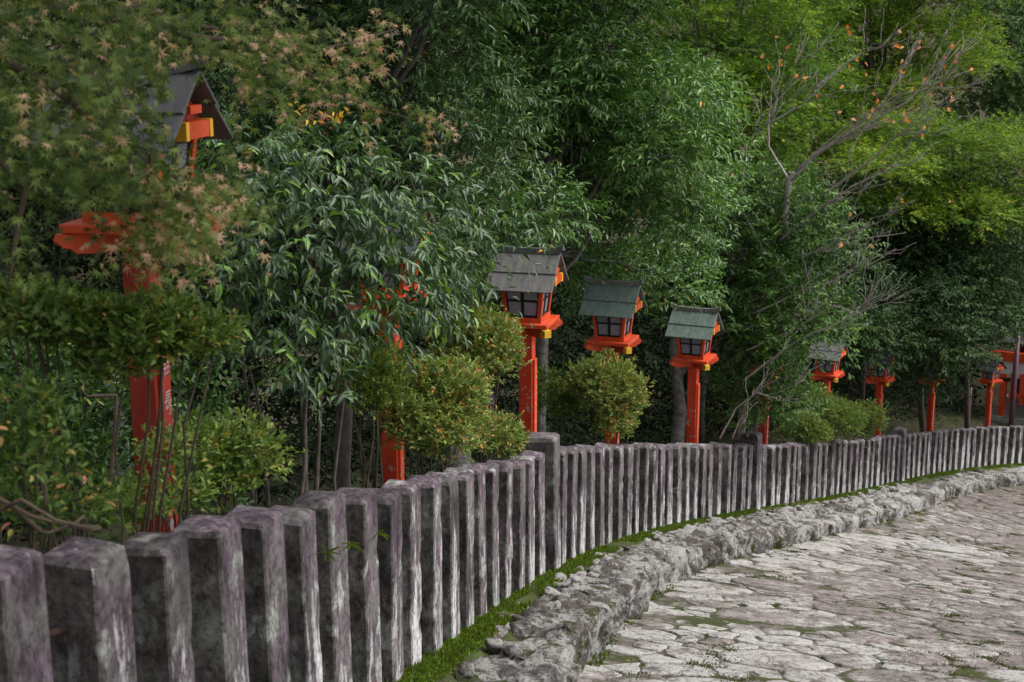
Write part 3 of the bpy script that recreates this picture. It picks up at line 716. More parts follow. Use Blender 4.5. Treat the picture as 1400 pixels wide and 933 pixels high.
for k in range(46):
    p = at(rnd.gauss(435, 24), rnd.gauss(160, 9), 7.35 + rnd.uniform(0, .1)); b0 = bmesh.new()
    bmesh.ops.create_icosphere(b0, subdivisions=1, radius=.0065); bp.add([v.co + p for v in b0.verts], [[v.index for v in f.verts] for f in b0.faces]); b0.free()
tag(bp.build('berry_panicle', M['berry'], nand, True, world=True), 'clusters of dark red berries', kind='stuff')
B = np.array([at(x, y, 7.3) for x, y in [(398, 148), (408, 156), (412, 162), (420, 160), (428, 166), (440, 160), (452, 158), (455, 150), (462, 148), (470, 145)]])
lv.twigs(B, unit(lv.r.normal(0, 1, (10, 3)) * (1, .4, 1)), 2, .04, .05, .014, droop=.2, up=.4, tilt=(0, -1, 0))
lv.build('yellow_bract', T_LANCE, M['l_yellow'], nand, 0)

# ---- evergreen trees behind the lanterns
OAK = dict(rare=.002, dens=520, per=9, length=.26, leaf=.098, wid=.030, droop=.42, spread=.85, up=.9, inner=.22, outup=.12, col=(.52, .20))
rnd = random.Random(12)
hi = scatter_pads(rnd, [(150, 800, -420, -120, 9.5, 12.5, 16, (.7, 1.0), .5)])  # unseen crown pads added above the frame to darken the ground behind
pads = scatter_pads(rnd, [(310, 640, -90, 120, 9.6, 11.2, 13, (.42, .60), .62), (440, 700, 110, 260, 9.8, 11.4, 9, (.36, .52), .65), (560, 690, 250, 400, 10.0, 11.0, 6, (.26, .38), .8), (250, 420, 90, 230, 9.4, 10.4, 6, (.35, .5), .6)])
tree('evergreen_tree', 'bluish glossy evergreen tree rising behind the nandina in the upper middle', 'evergreen trees behind the lanterns', on_ground(470, 600, 10.4), at(480, 120, 10.4),
     pads + hi, {**OAK, 'dens': 620, 'leaf': .085, 'wid': .025}, T_FOLD, M['l_oak_blue'], M['bark'], .08, 51, limb=.025, thin=[(672, 778, 338, 462, .93), (795, 882, 386, 490, .9), (916, 985, 430, 505, .9), (1104, 1158, 466, 528, .85)])
pads = scatter_pads(rnd, [(620, 850, -80, 130, 14.2, 16.5, 12, (.6, .85), .55), (640, 930, 120, 290, 14.2, 16.5, 14, (.5, .72), .55), (690, 930, 280, 410, 15.5, 17.5, 10, (.42, .6), .6), (640, 760, 260, 350, 13.2, 14.0, 5, (.35, .45), .6)])
rnd = random.Random(13)
pads += scatter_pads(rnd, [(550, 1000, -300, -90, 14, 18, 16, (.9, 1.2), .5)])  # more unseen pads over the frame, added for the shade they cast
pads += [(at(930, 110, 15.5), .42, .5), (at(945, 160, 15.5), .38, .5), (at(900, 200, 15.3), .45, .5), (at(890, 90, 15.8), .4, .5)]
tree('evergreen_tree', 'largest glossy evergreen with layered drooping sprays right behind the two grey roofed lanterns', 'evergreen trees behind the lanterns', on_ground(744, 590, 14.6), at(750, 120, 15.2),
     pads, OAK, T_FOLD, M['l_oak'], M['pale_bark'], .085, 52, limb=.028, thin=[(672, 778, 338, 462, .93), (795, 882, 386, 490, .9), (916, 985, 430, 505, .9), (1104, 1158, 466, 528, .85)])
rnd = random.Random(14)
pads = scatter_pads(rnd, [(900, 1110, 250, 400, 19.0, 21.5, 14, (.5, .75), .6), (960, 1110, 390, 500, 19.0, 20.5, 8, (.4, .6), .6), (900, 1000, 390, 440, 19.5, 21, 4, (.4, .5), .6), (1010, 1090, 470, 575, 19.8, 20.8, 8, (.32, .42), .7)])
tree('evergreen_tree', 'evergreen with a lichened crooked trunk beside the third green roofed lantern', 'evergreen trees behind the lanterns', on_ground(925, 600, 19.0), at(930, 330, 19.8),
     pads, {**OAK, 'leaf': .10, 'wid': .042, 'dens': 380, 'droop': .2}, T_FOLD, M['l_mid'], M['pale_bark'], .11, 53, limb=.03, thin=[(672, 778, 338, 462, .93), (795, 882, 386, 490, .9), (916, 985, 430, 505, .9), (1104, 1158, 466, 528, .85)])
rnd = random.Random(15)
pads = [(at(1182, 490, 28.4), .42, .8), (at(1200, 482, 28.6), .42, .7), (at(1218, 470, 28.6), .4, .7), (at(1262, 505, 32), .55, .8), (at(1290, 505, 32.5), .55, .8), (at(1275, 525, 32.6), .45, .7), (at(1275, 480, 32), .6, .7), (at(1240, 440, 31), .8, .6)]
pads += scatter_pads(rnd, [(1120, 1400, 260, 420, 30, 34, 18, (.9, 1.4), .5), (1140, 1330, 400, 480, 29, 32, 9, (.7, 1.0), .5), (1300, 1460, 330, 430, 37, 39.5, 8, (.7, 1.0), .5)])
tree('evergreen_tree', 'broad dark evergreen spreading over the farthest lanterns at right', 'evergreen trees behind the lanterns', on_ground(1262, 560, 36), at(1270, 330, 33),
     pads, {**OAK, 'leaf': .13, 'wid': .055, 'dens': 210, 'length': .4}, T_FOLD, M['l_dark'], M['bark'], .09, 54)
rnd = random.Random(16)
pads = scatter_pads(rnd, [(1060, 1180, 330, 450, 26.6, 28, 8, (.6, .85), .6), (1090, 1230, 420, 480, 27, 28.5, 6, (.45, .6), .6)])
tree('evergreen_tree', 'shaded dark evergreen behind the bare cherry branches', 'evergreen trees behind the lanterns', on_ground(1010, 590, 25), at(1100, 400, 26),
     pads, {**OAK, 'leaf': .12, 'wid': .05, 'dens': 240}, T_FOLD, M['l_dark'], M['bark'], .13, 55, thin=[(672, 778, 338, 462, .93), (795, 882, 386, 490, .9), (916, 985, 430, 505, .9), (1104, 1158, 466, 528, .85)])

# ---- bright maples farther back
BR = dict(rare=.006, dens=300, per=10, length=.42, leaf=.125, wid=.105, droop=.22, spread=1.0, up=1.1, inner=.15, outup=.1, flat=.25, col=(.5, .20))
rnd = random.Random(21)
pads = scatter_pads(rnd, [(860, 1110, -60, 110, 29, 33, 22, (.65, 1.1), .42), (890, 1080, 100, 270, 28.5, 31, 14, (.5, .85), .45)])
tree('background_maple', 'shaded olive green maple filling the gap above the dark evergreen sprays', 'green maples in the background', on_ground(960, 560, 31), at(980, 60, 31), pads, BR, T_STAR, M['l_bright'], M['bark'], .09, 61)
rnd = random.Random(22)
pads = scatter_pads(rnd, [(1060, 1350, -80, 130, 34, 38, 30, (.7, 1.15), .42), (1040, 1260, 110, 240, 33, 36, 14, (.6, .95), .45)])
tree('background_maple', 'bright yellow green maple behind the bare orange leaved branches', 'green maples in the background', on_ground(1180, 560, 40), at(1200, 60, 36), pads, {**BR, 'col': (.62, .22)}, T_STAR, M['l_bright'], M['bark'], .09, 62)
rnd = random.Random(23)
pads = scatter_pads(rnd, [(1190, 1410, 175, 300, 30, 33, 22, (.55, .95), .42)])
tree('background_maple', 'lowest bright green maple with flat sprays at the right edge', 'green maples in the background', on_ground(1330, 560, 37), at(1310, 240, 32), pads, {**BR, 'col': (.6, .22)}, T_STAR, M['l_bright'], M['bark'], .08, 63)
rnd = random.Random(24)
pads = scatter_pads(rnd, [(1340, 1470, -60, 150, 40, 43, 10, (1.0, 1.4), 1.1)])
tree('hanging_tree', 'deep green tree with hanging foliage in the top right corner', None, on_ground(1500, 560, 44), at(1440, 40, 42), pads, {**BR, 'droop': .9, 'flat': 0, 'up': .5, 'col': (.42, .16), 'leaf': .12, 'wid': .05}, T_FOLD, M['l_mid'], M['bark'], .2, 64)

# ---- far wood that closes the view
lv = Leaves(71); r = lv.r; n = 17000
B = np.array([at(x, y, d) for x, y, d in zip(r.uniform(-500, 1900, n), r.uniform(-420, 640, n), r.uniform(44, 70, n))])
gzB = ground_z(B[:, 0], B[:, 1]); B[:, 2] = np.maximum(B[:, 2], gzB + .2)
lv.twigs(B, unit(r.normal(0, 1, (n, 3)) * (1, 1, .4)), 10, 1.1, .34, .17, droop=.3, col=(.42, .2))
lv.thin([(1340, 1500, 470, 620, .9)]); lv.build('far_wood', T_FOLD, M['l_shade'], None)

# ---- dark thicket under the trees
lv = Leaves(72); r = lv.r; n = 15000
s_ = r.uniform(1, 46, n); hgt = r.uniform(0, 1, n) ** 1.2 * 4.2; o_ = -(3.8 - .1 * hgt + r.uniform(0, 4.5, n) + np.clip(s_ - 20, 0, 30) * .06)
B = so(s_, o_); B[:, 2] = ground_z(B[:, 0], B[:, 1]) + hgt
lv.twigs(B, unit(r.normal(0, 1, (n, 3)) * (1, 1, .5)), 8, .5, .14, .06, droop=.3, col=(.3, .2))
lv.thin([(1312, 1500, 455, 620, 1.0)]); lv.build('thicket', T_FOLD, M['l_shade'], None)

# ---- the bare cherry with its last orange leaves
cbase = on_ground(1012, 600, 17.20); cherry = empty('cherry_tree', cbase)
tag(cherry, 'nearly bare cherry with grey branches fanning right and a few orange leaves', 'tree')
tips = []; parts = []
main = [(1012, 600, 18.90), (1020, 480, 19.10), (1060, 350, 19.30), (1072, 310, 19.30), (1078, 250, 19.30), (1085, 235, 19.30)]
main = [(1012, 600, 20.6), (1020, 480, 20.6), (1056, 360, 20.4), (1072, 310, 19.3), (1078, 250, 19.3), (1085, 235, 19.3)]
P, rad = px_branch(main, .065, .035, 4); trunkc = (P, rad)
def fan(pts, r0, seed, kids=4):
    kids = kids + 2; r0 *= .68
    rr = random.Random(seed); P, rad = px_branch(pts, r0, .005, 5); parts.append((P, rad)); tips.append(P[-1])
    for k in range(kids):
        i = rr.randrange(len(P) // 3, len(P) - 1); t = (P[min(i + 2, len(P) - 1)] - P[i - 1]).normalized()
        d = (t + Vector((rr.uniform(-.5, .7), rr.uniform(-.6, .4), rr.uniform(-.25, .9)))).normalized(); L = rr.uniform(.4, 1.0); e = P[i] + d * L
        Q = jitter_path(P[i], e, 6, .14, rr.random() * 40, (0, 0, -.04)); parts.append((Q, taper(6, rad[i] * .6, .003))); tips.append(e)
        for _ in range(3):
            j = rr.randrange(2, 5); e2 = Q[j] + (d + Vector((rr.uniform(-.8, .8), rr.uniform(-.5, .5), rr.uniform(-.3, .8)))).normalized() * rr.uniform(.2, .6)
            parts.append((jitter_path(Q[j], e2, 5, .07, rr.random() * 40), taper(5, .006, .002))); tips.append(e2)
fan([(1078, 250, 19.30), (1110, 215, 19.10), (1200, 150, 18.70), (1250, 68, 18.50)], .035, 1, 5)
fan([(1085, 235, 19.30), (1140, 195, 18.90), (1240, 140, 18.30), (1312, 65, 18.10)], .035, 2, 6)
fan([(1080, 250, 19.30), (1050, 200, 19.50), (1052, 150, 19.60), (1090, 110, 19.50)], .03, 3, 4)
fan([(1052, 170, 19.50), (1100, 140, 19.30), (1170, 75, 19.10)], .022, 4, 4)
fan([(1065, 330, 19.30), (1120, 285, 19.10), (1165, 255, 18.70), (1230, 225, 18.30)], .035, 5, 5)
fan([(1120, 270, 19.10), (1190, 220, 18.70), (1225, 185, 18.50), (1262, 178, 18.30)], .024, 6, 4)
fan([(1055, 365, 19.30), (1010, 280, 19.50), (1020, 215, 19.60), (990, 160, 19.50)], .028, 7, 4)
fan([(1050, 375, 19.30), (1110, 345, 19.00), (1160, 320, 18.70), (1200, 305, 18.50)], .024, 8, 4)
fan([(1030, 430, 19.20), (1090, 400, 18.90), (1140, 385, 18.60), (1205, 340, 18.30)], .022, 9, 3)
fan([(1016, 520, 19.00), (1090, 465, 18.70), (1150, 440, 18.30), (1190, 420, 18.10)], .024, 10, 3)
fan([(1020, 480, 19.10), (1085, 450, 18.80), (1140, 418, 18.40), (1180, 430, 18.10)], .018, 11, 2)
fan([(1085, 235, 19.30), (1160, 170, 18.90), (1225, 130, 18.50), (1288, 118, 18.20)], .02, 12, 4)
fan([(985, 600, 18.50), (1005, 560, 18.40), (1035, 538, 18.20), (1062, 545, 18.00)], .02, 13, 1)
fan([(1002, 600, 18.50), (1010, 575, 18.40), (1035, 550, 18.20)], .014, 14, 0)
wood(cherry, [trunkc], parts, M['cherry_bark'])
protos = []
for q in range(4):
    tv = T_LANCE[0].copy(); tv[:, 1] *= .55 + .1 * q; protos.append(mesh_np('leaf', tv, T_LANCE[1], M['l_orange'], np.full(6, [.1, .4, .7, 1][q])))
rr = random.Random(6); minv = Matrix.Translation(cbase).inverted()
lp = [at(x, y, 18.4 + rr.uniform(-.3, .5)) for x, y in [(1087, 108), (1099, 108), (1148, 122), (1170, 80), (1160, 88), (1182, 85), (1158, 42), (1157, 34), (1222, 62), (1227, 42), (1230, 66), (1233, 80), (1247, 66), (1253, 68), (1183, 100), (1192, 128), (1197, 142), (1194, 147), (1199, 145), (1243, 126), (1244, 150), (1289, 88), (1303, 86), (1306, 73), (1286, 113), (1299, 125), (1297, 146), (1298, 140), (1237, 160), (1238, 166), (1207, 163), (1220, 170), (1261, 182), (1163, 163), (1186, 157), (1145, 156), (1115, 130), (1120, 152), (1097, 107), (1074, 68), (1040, 80), (1147, 338), (1297, 277), (1051, 88), (1300, 60), (1290, 75)]] + [t for t in tips if rr.random() < .06][:14]
for p in lp:
    o = bpy.data.objects.new('leaf', rr.choice(protos)); C.objects.link(o); o.parent = cherry; o.matrix_parent_inverse = minv
    o.location = p; o.rotation_euler = (rr.uniform(.6, 2.4), rr.uniform(-1.2, 1.8), rr.uniform(-.8, .8)); k = rr.uniform(.06, .09); o.scale = (k, k * rr.uniform(.7, 1.1), k * rr.uniform(1, 3))

# ---- azaleas
AZ = dict(stray=.09, lumpy=.2, rare=.05, low=-.75, inner=.25, outup=.45, droop=-.25, spread=.8, up=.8)
AZD = 4.2
def azalea(label, pads, seed, leaf=.036, dens=2000, lmat='l_azalea', stems=6, base_px=None, d=None, group='azaleas behind the stone fence', tmpl=T_FOLD, split=0, col=(.55, .2), stem_r=.012, per=6, ln=.055):
    rr = random.Random(seed); P = [(at(x, y, dd), r, fl) for x, y, dd, r, fl in pads]
    c0 = P[0][0]; base = on_ground(*base_px, d) if base_px else Vector((c0.x, c0.y, float(ground_z(c0.x, c0.y)[0])))
    root = empty('azalea_bush', base); tag(root, label, 'shrub', group)
    lv = Leaves(seed)
    for c, r, fl in P:
        lv.pad(tuple(c), (r, r, r * fl), dens * AZD * 4 * math.pi * r * r * .8 / per, per, ln, leaf, leaf * .44, col=col, **AZ)
    lv.build('foliage', tmpl, M[lmat], root, split)
    b = MB()
    for k in range(stems):
        c, r, fl = rr.choice(P); e = c + Vector((rr.uniform(-.5, .5), rr.uniform(-.5, .5), rr.uniform(-.4, .3))) * r
        s0 = base + Vector((rr.uniform(-.1, .1), rr.uniform(-.1, .1), -.05)); b.tube(jitter_path(s0, e, 7, .06, rr.random() * 60, (0, 0, -.05)), taper(7, stem_r, .004), 6, .2)
    b.build('stem', M['stem'], root, True, world=True); return root
azalea('clipped round azalea just left of the largest grey roofed lantern post, upper of two', [(652, 478, 10.4, .29, .95), (625, 455, 10.4, .17, .8), (675, 470, 10.3, .17, .9)], 81)
azalea('broad rounded azalea hugging the fence around the half hidden second lantern post', [(600, 550, 8.8, .24, 1.0), (565, 530, 8.8, .18, .8), (625, 535, 8.8, .17, 1.0), (575, 585, 8.6, .18, .9), (615, 595, 8.7, .17, .9), (545, 565, 8.5, .12, .9)], 82, .038, 1800, col=(.55, .2))
azalea('loose thin topped azalea left of the half hidden second lantern post', [(500, 500, 8.4, .17, .6), (530, 495, 8.5, .13, .7), (480, 490, 8.3, .1, .7), (505, 540, 8.3, .13, .8), (530, 540, 8.4, .12, .8)], 83, .038, 1100, 'l_azalea_green', 8, (512, 660), 8.2)
azalea('low azalea filling the foot of the largest grey roofed lantern post', [(678, 598, 9.9, .16, .85), (660, 600, 9.8, .1, .8), (695, 600, 9.9, .1, .8)], 84, .035)
azalea('neat domed azalea in front of the second green roofed lantern, post showing through', [(828, 528, 14.4, .33, .82), (856, 550, 14.4, .17, 1.1), (802, 520, 14.4, .18, .8), (842, 580, 14.3, .18, .9)], 85, .042, 1500)
azalea('small shaded azalea between the grey roofed lantern and the domed azalea', [(758, 545, 14.6, .17, .8), (775, 560, 14.6, .16, .7), (746, 520, 14.8, .13, .9)], 86, .04, 1100, 'l_azalea_green', col=(.32, .18))
azalea('distant clipped azalea, lowest nearest mound of the row below the shaded grey roofed lantern', [(1095, 585, 23.6, .33, .8), (1112, 592, 23.4, .28, .7)], 87, .04, 1300, 'l_azalea_green', 4, col=(.35, .2))
azalea('tallest middle mound of distant clipped azaleas below the shaded grey roofed lantern', [(1108, 555, 24.6, .40, .8), (1148, 575, 24.8, .42, .75), (1125, 565, 24.8, .35, .8)], 88, .04, 1200, 'l_azalea_green', 4, col=(.38, .2))
azalea('farthest dark clipped azalea at the foot of the leaf covered lantern', [(1186, 572, 27.0, .33, .9), (1172, 580, 27.0, .28, .8)], 89, .045, 1100, 'l_azalea_green', 4, col=(.25, .18))
# leggy azaleas close to the camera
azalea('leggy azalea spreading across the nearest lantern post at mid height', [(120, 450, 4.6, .13, .45), (190, 460, 4.6, .15, .45), (250, 465, 4.7, .13, .45), (290, 465, 4.8, .07, .5), (60, 440, 4.5, .12, .45), (160, 495, 4.6, .10, .45), (20, 425, 4.4, .1, .5), (225, 430, 4.7, .07, .6)], 91, .036, 2100, 'l_azalea_green', 14, (130, 740), 4.6, tmpl=T_LANCE, stem_r=.008, per=5, ln=.07, col=(.38, .2))
azalea('dark leafy azalea at the left edge above the nearest fence posts', [(25, 580, 3.9, .09, .8), (55, 600, 3.9, .06, .8), (10, 640, 3.8, .08, .8), (50, 560, 3.9, .05, .8), (75, 640, 4.3, .07, .9), (110, 690, 4.4, .08, .7), (30, 690, 4.0, .08, .6)], 92, .036, 900, 'l_azalea_green', 8, (40, 760), 4.0, tmpl=T_LANCE, stem_r=.006, per=5, ln=.07, col=(.25, .18))
azalea('azalea with upright fresh shoots just right of the nearest lantern post', [(320, 605, 5.9, .12, .55), (285, 625, 5.8, .11, .7), (345, 630, 5.9, .12, .7), (300, 660, 5.8, .12, .6), (255, 600, 5.6, .07, .6), (225, 620, 5.0, .06, .7), (200, 690, 5.0, .07, .7), (160, 700, 4.8, .08, .7), (250, 680, 5.2, .08, .7)], 93, .038, 1100, 'l_azalea_green', 14, (310, 740), 5.9, tmpl=T_LANCE, stem_r=.007, per=5, ln=.07, col=(.5, .22))
azalea('dark shaded leafy shrub filling the lower left behind the nearest fence posts', [(60, 640, 6.4, .26, .9), (130, 600, 6.8, .26, .9), (20, 540, 6.6, .28, .9), (120, 680, 6.2, .22, .9), (90, 520, 7.0, .28, .8), (250, 560, 7.0, .2, .9), (255, 640, 6.6, .2, .9)], 94, .05, 420, 'l_mid', 8, (110, 720), 6.5, tmpl=T_LANCE, stem_r=.008, per=6, ln=.1, col=(.25, .2), group='shaded shrubs behind the fence')
# bare thin shoots and looping twigs at the lower left
bare = empty('bare_shrub', on_ground(80, 740, 4.6)); tag(bare, 'thicket of thin bare upright shoots and looping twigs at lower left', 'shrub')
rr = random.Random(17); b = MB()
for k in range(20):
    x = rr.uniform(-20, 235); d = rr.uniform(4.3, 6.2); p0 = on_ground(x, 740, d); p1 = p0 + Vector((rr.gauss(0, .07), rr.gauss(0, .07), rr.uniform(.35, 1.0)))
    b.tube(jitter_path(p0, p1, 6, .03, k * 2.3), taper(6, rr.uniform(.002, .004), .0015), 5)
for pts in [[(-20, 670, 3.7), (40, 700, 3.7), (90, 712, 3.75), (138, 722, 3.8)], [(20, 690, 3.7), (55, 720, 3.7), (65, 722, 3.7), (115, 705, 3.75)], [(-10, 700, 3.7), (30, 680, 3.65), (75, 705, 3.7), (135, 720, 3.75)]]:
    P, rad = px_branch(pts, .007, .004, 4); b.tube(P, rad, 6)
for pts in [[(150, 700, 5.6), (155, 600, 5.6), (160, 545, 5.6), (120, 545, 5.5), (108, 530, 5.5)]]:
    P, rad = px_branch(pts, .011, .004, 4); b.tube(P, rad, 6)
b.build('shoots', M['twig'], bare, True, world=True)['kind'] = 'stuff'

# ---- low undergrowth behind the fence and grass tufts between the posts
lv = Leaves(95); r = lv.r; n = 4200
s_ = np.where(r.random(n) < .4, r.uniform(3, 22, n), r.uniform(22, 42, n)); o_ = -r.uniform(.5, 7.5, n)
Bp = so(s_, o_); Bp[:, 2] = ground_z(Bp[:, 0], Bp[:, 1]) + r.uniform(0, 1, n) ** 2 * np.clip(.25 + (s_ - 20) * .05, .25, .9)
lv.twigs(Bp, unit(r.normal(0, 1, (n, 3)) * (1, 1, .3) + (0, 0, .8)), 6, .18, .07, .03, droop=.2, col=(.35, .2))
tag(lv.build('undergrowth', T_FOLD, M['l_dark'], None), kind='stuff')
lv = Leaves(96); r = lv.r; n = 60000            # moss and tiny blades on the verge, thicker in cushions
s_ = r.uniform(1.5, 40, n); o_ = r.uniform(-.02, .19, n)
k = np.array([noise.noise(Vector((a * 1.6, b * 4, 0))) for a, b in zip(s_, o_)]) > -.3
s_, o_ = s_[k], o_[k]; n = len(s_)
Bp = so(s_, o_, .012); lv.put(Bp, unit(r.normal(0, .55, (n, 3)) + (.0, 0, .9)), unit(r.normal(0, 1, (n, 3))), r.uniform(.012, .038, n), r.uniform(.007, .014, n), np.clip(r.normal(.5, .25, n), 0, 1))
n = 5200; s_ = r.uniform(4, 40, n); o_ = foot(s_) + r.uniform(-.02, .07, n); k = np.array([noise.noise(Vector((a * 1.9, 7, 0))) for a in s_]) > .0; s_, o_ = s_[k], o_[k]; n = len(s_)
lv.put(so(s_, o_, ROAD), unit(r.normal(0, .6, (n, 3)) + (0, 0, .8)), unit(r.normal(0, 1, (n, 3))), r.uniform(.015, .045, n), r.uniform(.008, .02, n), np.clip(r.normal(.35, .2, n), 0, 1))
# tufts of moss in the joints of the path
js, jo = [], []
for (_, ps, po, poly) in vis:
    for (a, b_) in poly:
        if noise.noise(Vector((a * 1.1, b_ * 1.1, 5))) > .22 and prng.random() < .5:
            m_ = prng.integers(20, 90); js.append(prng.normal(a, .06, m_)); jo.append(prng.normal(b_, .06, m_))
s_ = np.concatenate(js); o_ = np.concatenate(jo); k = o_ > foot(s_); s_, o_ = s_[k], o_[k]; n = len(s_)
lv.put(so(s_, o_, ROAD + .004), unit(r.normal(0, .7, (n, 3)) + (0, 0, .7)), unit(r.normal(0, 1, (n, 3))), r.uniform(.008, .02, n), r.uniform(.006, .012, n), np.clip(r.normal(.18, .15, n), 0, 1))
tag(lv.build('moss', T_FOLD, M['l_grass'], None), kind='stuff')
lv = Leaves(97); r = lv.r; n = 110; s_ = r.uniform(3.5, 30, n); o_ = r.uniform(.0, 3.6, n) ** 1.0
zz_ = np.where(o_ < .22, .03, np.where(o_ < foot(s_) + .05, .05, ROAD + .022)); k = (o_ < .2) | (o_ > foot(s_) + .12); s_, o_, zz_ = s_[k], o_[k], zz_[k]; n = len(s_)
P_ = so(s_, o_); P_[:, 2] += zz_; lv.put(P_, unit(r.normal(0, 1, (n, 3)) * (1, 1, .15)), unit(r.normal(0, .25, (n, 3)) + (0, 0, 1)), r.uniform(.03, .055, n), r.uniform(.015, .03, n), r.uniform(0, 1, n))
M['l_fallen'] = leaf_mat('fallen_leaf', [(0, (.10, .05, .025)), (.7, (.20, .11, .05)), (1, (.45, .20, .05))], .7, .1, .2)
lv.build('fallen_leaves', T_LANCE, M['l_fallen'], None)
for i, (px, py, d, lab) in enumerate([(446, 757, 5.35, 'small green weed sprouting between fence posts, left one'), (480, 745, 5.8, 'small green weed sprouting between fence posts, taller middle one'), (516, 730, 6.3, 'small green weed sprouting between fence posts, right one')]):
    p = at(px, py, d); w = Leaves(200 + i); n = 9
    w.put(np.repeat(np.array([p]), n, 0), unit(w.r.normal(0, .6, (n, 3)) * (1, .6, .5) + (.25, -.3, .1)), unit(w.r.normal(0, .4, (n, 3)) + (0, 0, 1)), w.r.uniform(.03, .075, n), w.r.uniform(.006, .010, n), w.r.uniform(.3, .8, n))
    o = w.build('weed', T_LANCE, M['l_grass'], None); del o['kind']; tag(o, lab, 'weed', 'weeds between the posts')

# ---------------------------------------------------------------- lanterns
def lantern_meshes():
    m = {}; Z = 2.0                                    # Z: top of the platform
    b = MB(); b.box(-.25, .25, -.25, .25, Z - .04, Z); m['platform'] = [b.mesh('platform', M['red'], bevel=.005)]
    arms = []
    for a in (45, -45):                                # crossed arms under the corners
        mt = Matrix.Rotation(R(a), 4, 'Z'); b = MB()
        prof = [(-.36, -.044), (-.37, -.075), (-.345, -.10), (-.315, -.105), (-.29, -.128), (-.24, -.132), (.24, -.132), (.29, -.128), (.315, -.105), (.345, -.10), (.37, -.075), (.36, -.044)]
        dz = 0 if a > 0 else -.003
        b.prism([(x, z + Z + dz) for x, z in prof], 1, -.032, .032); b.v = [tuple(mt @ Vector(p)) for p in b.v]; arms.append(b.mesh('arm', M['red']))
    m['arm'] = arms
    mt = Matrix.Rotation(R(-45), 4, 'Z'); tips_ = []
    for sg in (1, -1):
        b = MB()
        for x0, x1, z0, z1 in ((.3, .374, -.112, -.07), (.32, .376, -.078, -.044)):
            b.box(min(x0 * sg, x1 * sg), max(x0 * sg, x1 * sg), -.035, .035, Z + z0, Z + z1, mt)
        tips_.append(b.mesh('arm_tip', M['yellow']))
    m['arm_tip'] = tips_
    b0, b1, hb = .165, .208, .37                        # body flares upward
    def fr(t): return b0 + (b1 - b0) * t
    b = MB(); b.box(-b0 - .012, b0 + .012, -b0 - .012, b0 + .012, Z, Z + .045); m['sill'] = [b.mesh('sill', M['red'])]
    b = MB(); b.box(-b1 - .008, b1 + .008, -b1 - .008, b1 + .008, Z + hb - .03, Z + hb); m['top_rail'] = [b.mesh('top_rail', M['red'])]
    cp = []
    for sx in (1, -1):
        for sy in (1, -1):
            b = MB(); lo, hi = fr(.16), fr(.9); w = .036
            pts = [(sx * x, sy * y, Z + .045) for x, y in ((lo - w, lo - w), (lo, lo - w), (lo, lo), (lo - w, lo))] + [(sx * x, sy * y, Z + hb - .03) for x, y in ((hi - w, hi - w), (hi, hi - w), (hi, hi), (hi - w, hi))]
            b.hexa(pts); cp.append(b.mesh('corner_post', M['red']))
    m['corner_post'] = cp
    win = []; lat = []
    for a in range(4):
        mt = Matrix.Rotation(a * math.pi / 2, 4, 'Z'); lo, hi = fr(.16) - .014, fr(.9) - .014; wl_, wh = lo - .02, hi - .02
        def slab(y0, u0, u1, t0, t1, th):
            p = []
            for dy in (0, th):
                for (u, t) in ((u0, t0), (u1, t0), (u1, t1), (u0, t1)):
                    yy = lo + (hi - lo) * t + y0 + dy; hw = wl_ + (wh - wl_) * t; p.append(mt @ Vector((u * hw, yy, Z + .045 + (hb - .075) * t)))
            return p
        b = MB(); b.hexa(slab(-.012, -1, 1, 0, 1, .004)); win.append(b.mesh('window', M['pane']))
        b = MB()
        for u0, u1, t0, t1 in ((-1, -.9, 0, 1), (.9, 1, 0, 1), (-.09, .09, 0, 1), (-1, 1, 0, .07), (-1, 1, .93, 1), (-1, 1, .50, .57)):
            th = .009 if abs(t1 - t0) == 1 else .0075
            b.hexa(slab(-.007, u0, u1, t0, t1, th))
        lat.append(b.mesh('lattice', M['lattice']))
    m['window'] = list(zip(win, lat))
    g = []
    for sx in (1, -1):
        b = MB(); b.prism([(-.265, Z + .36), (.265, Z + .36), (0, Z + .59)], 0, sx * .205, sx * .225); g.append(b.mesh('gable', M['deep_red']))
    m['gable'] = g
    bm_, yt = [], []
    for sx in (1, -1):
        a, c = sorted((sx * .19, sx * .30)); b = MB(); b.box(a, c, -.115, .115, Z + .352, Z + .422); a2, c2 = sorted((sx * .2, sx * .29)); b.box(a2, c2, -.06, .06, Z + .455, Z + .49); bm_.append(b.mesh('tie_beam', M['red']))
        pair = []
        for sy in (1, -1):
            b = MB(); y0, y1 = sorted((sy * .113, sy * .145)); b.box(a + .002, c + .004, y0, y1, Z + .348, Z + .426); pair.append(b.mesh('beam_tip', M['yellow']))
        yt.append(pair)
    m['tie_beam'] = list(zip(bm_, yt))
    rb = []
    def board(y0, z0, y1, z1, x0, x1, th, sy):
        nrm = Vector((0, -(z1 - z0), (y1 - y0))).normalized(); nrm = nrm if nrm.z > 0 else -nrm; b = MB()
        lo_ = [(x0[0], y0, z0), (x0[1], y0, z0), (x1[1], y1, z1), (x1[0], y1, z1)]
        P_ = [Vector((x, sy * y, z)) for x, y, z in lo_]; nv = Vector((0, sy * nrm.y, nrm.z)) * th
        b.hexa(P_ + [p + nv for p in P_]); return b
    for sy in (1, -1):
        b = board(.345, Z + .315, .15, Z + .478, (-.315, .315), (-.315, .315), .016, sy); rb.append((b, 'low'))
        b = board(.19, Z + .460, .0, Z + .625, (-.317, .317), (-.317, .317), .016, sy); rb.append((b, 'up'))
    m['roof_board'] = [x[0] for x in rb]
    b = MB(); n_ = 14; top = []
    for i in range(n_ + 1):
        x = -.345 + .69 * i / n_; k = abs(x) / .345; zz = Z + .617 + .045 * k ** 4; top.append((x, zz))
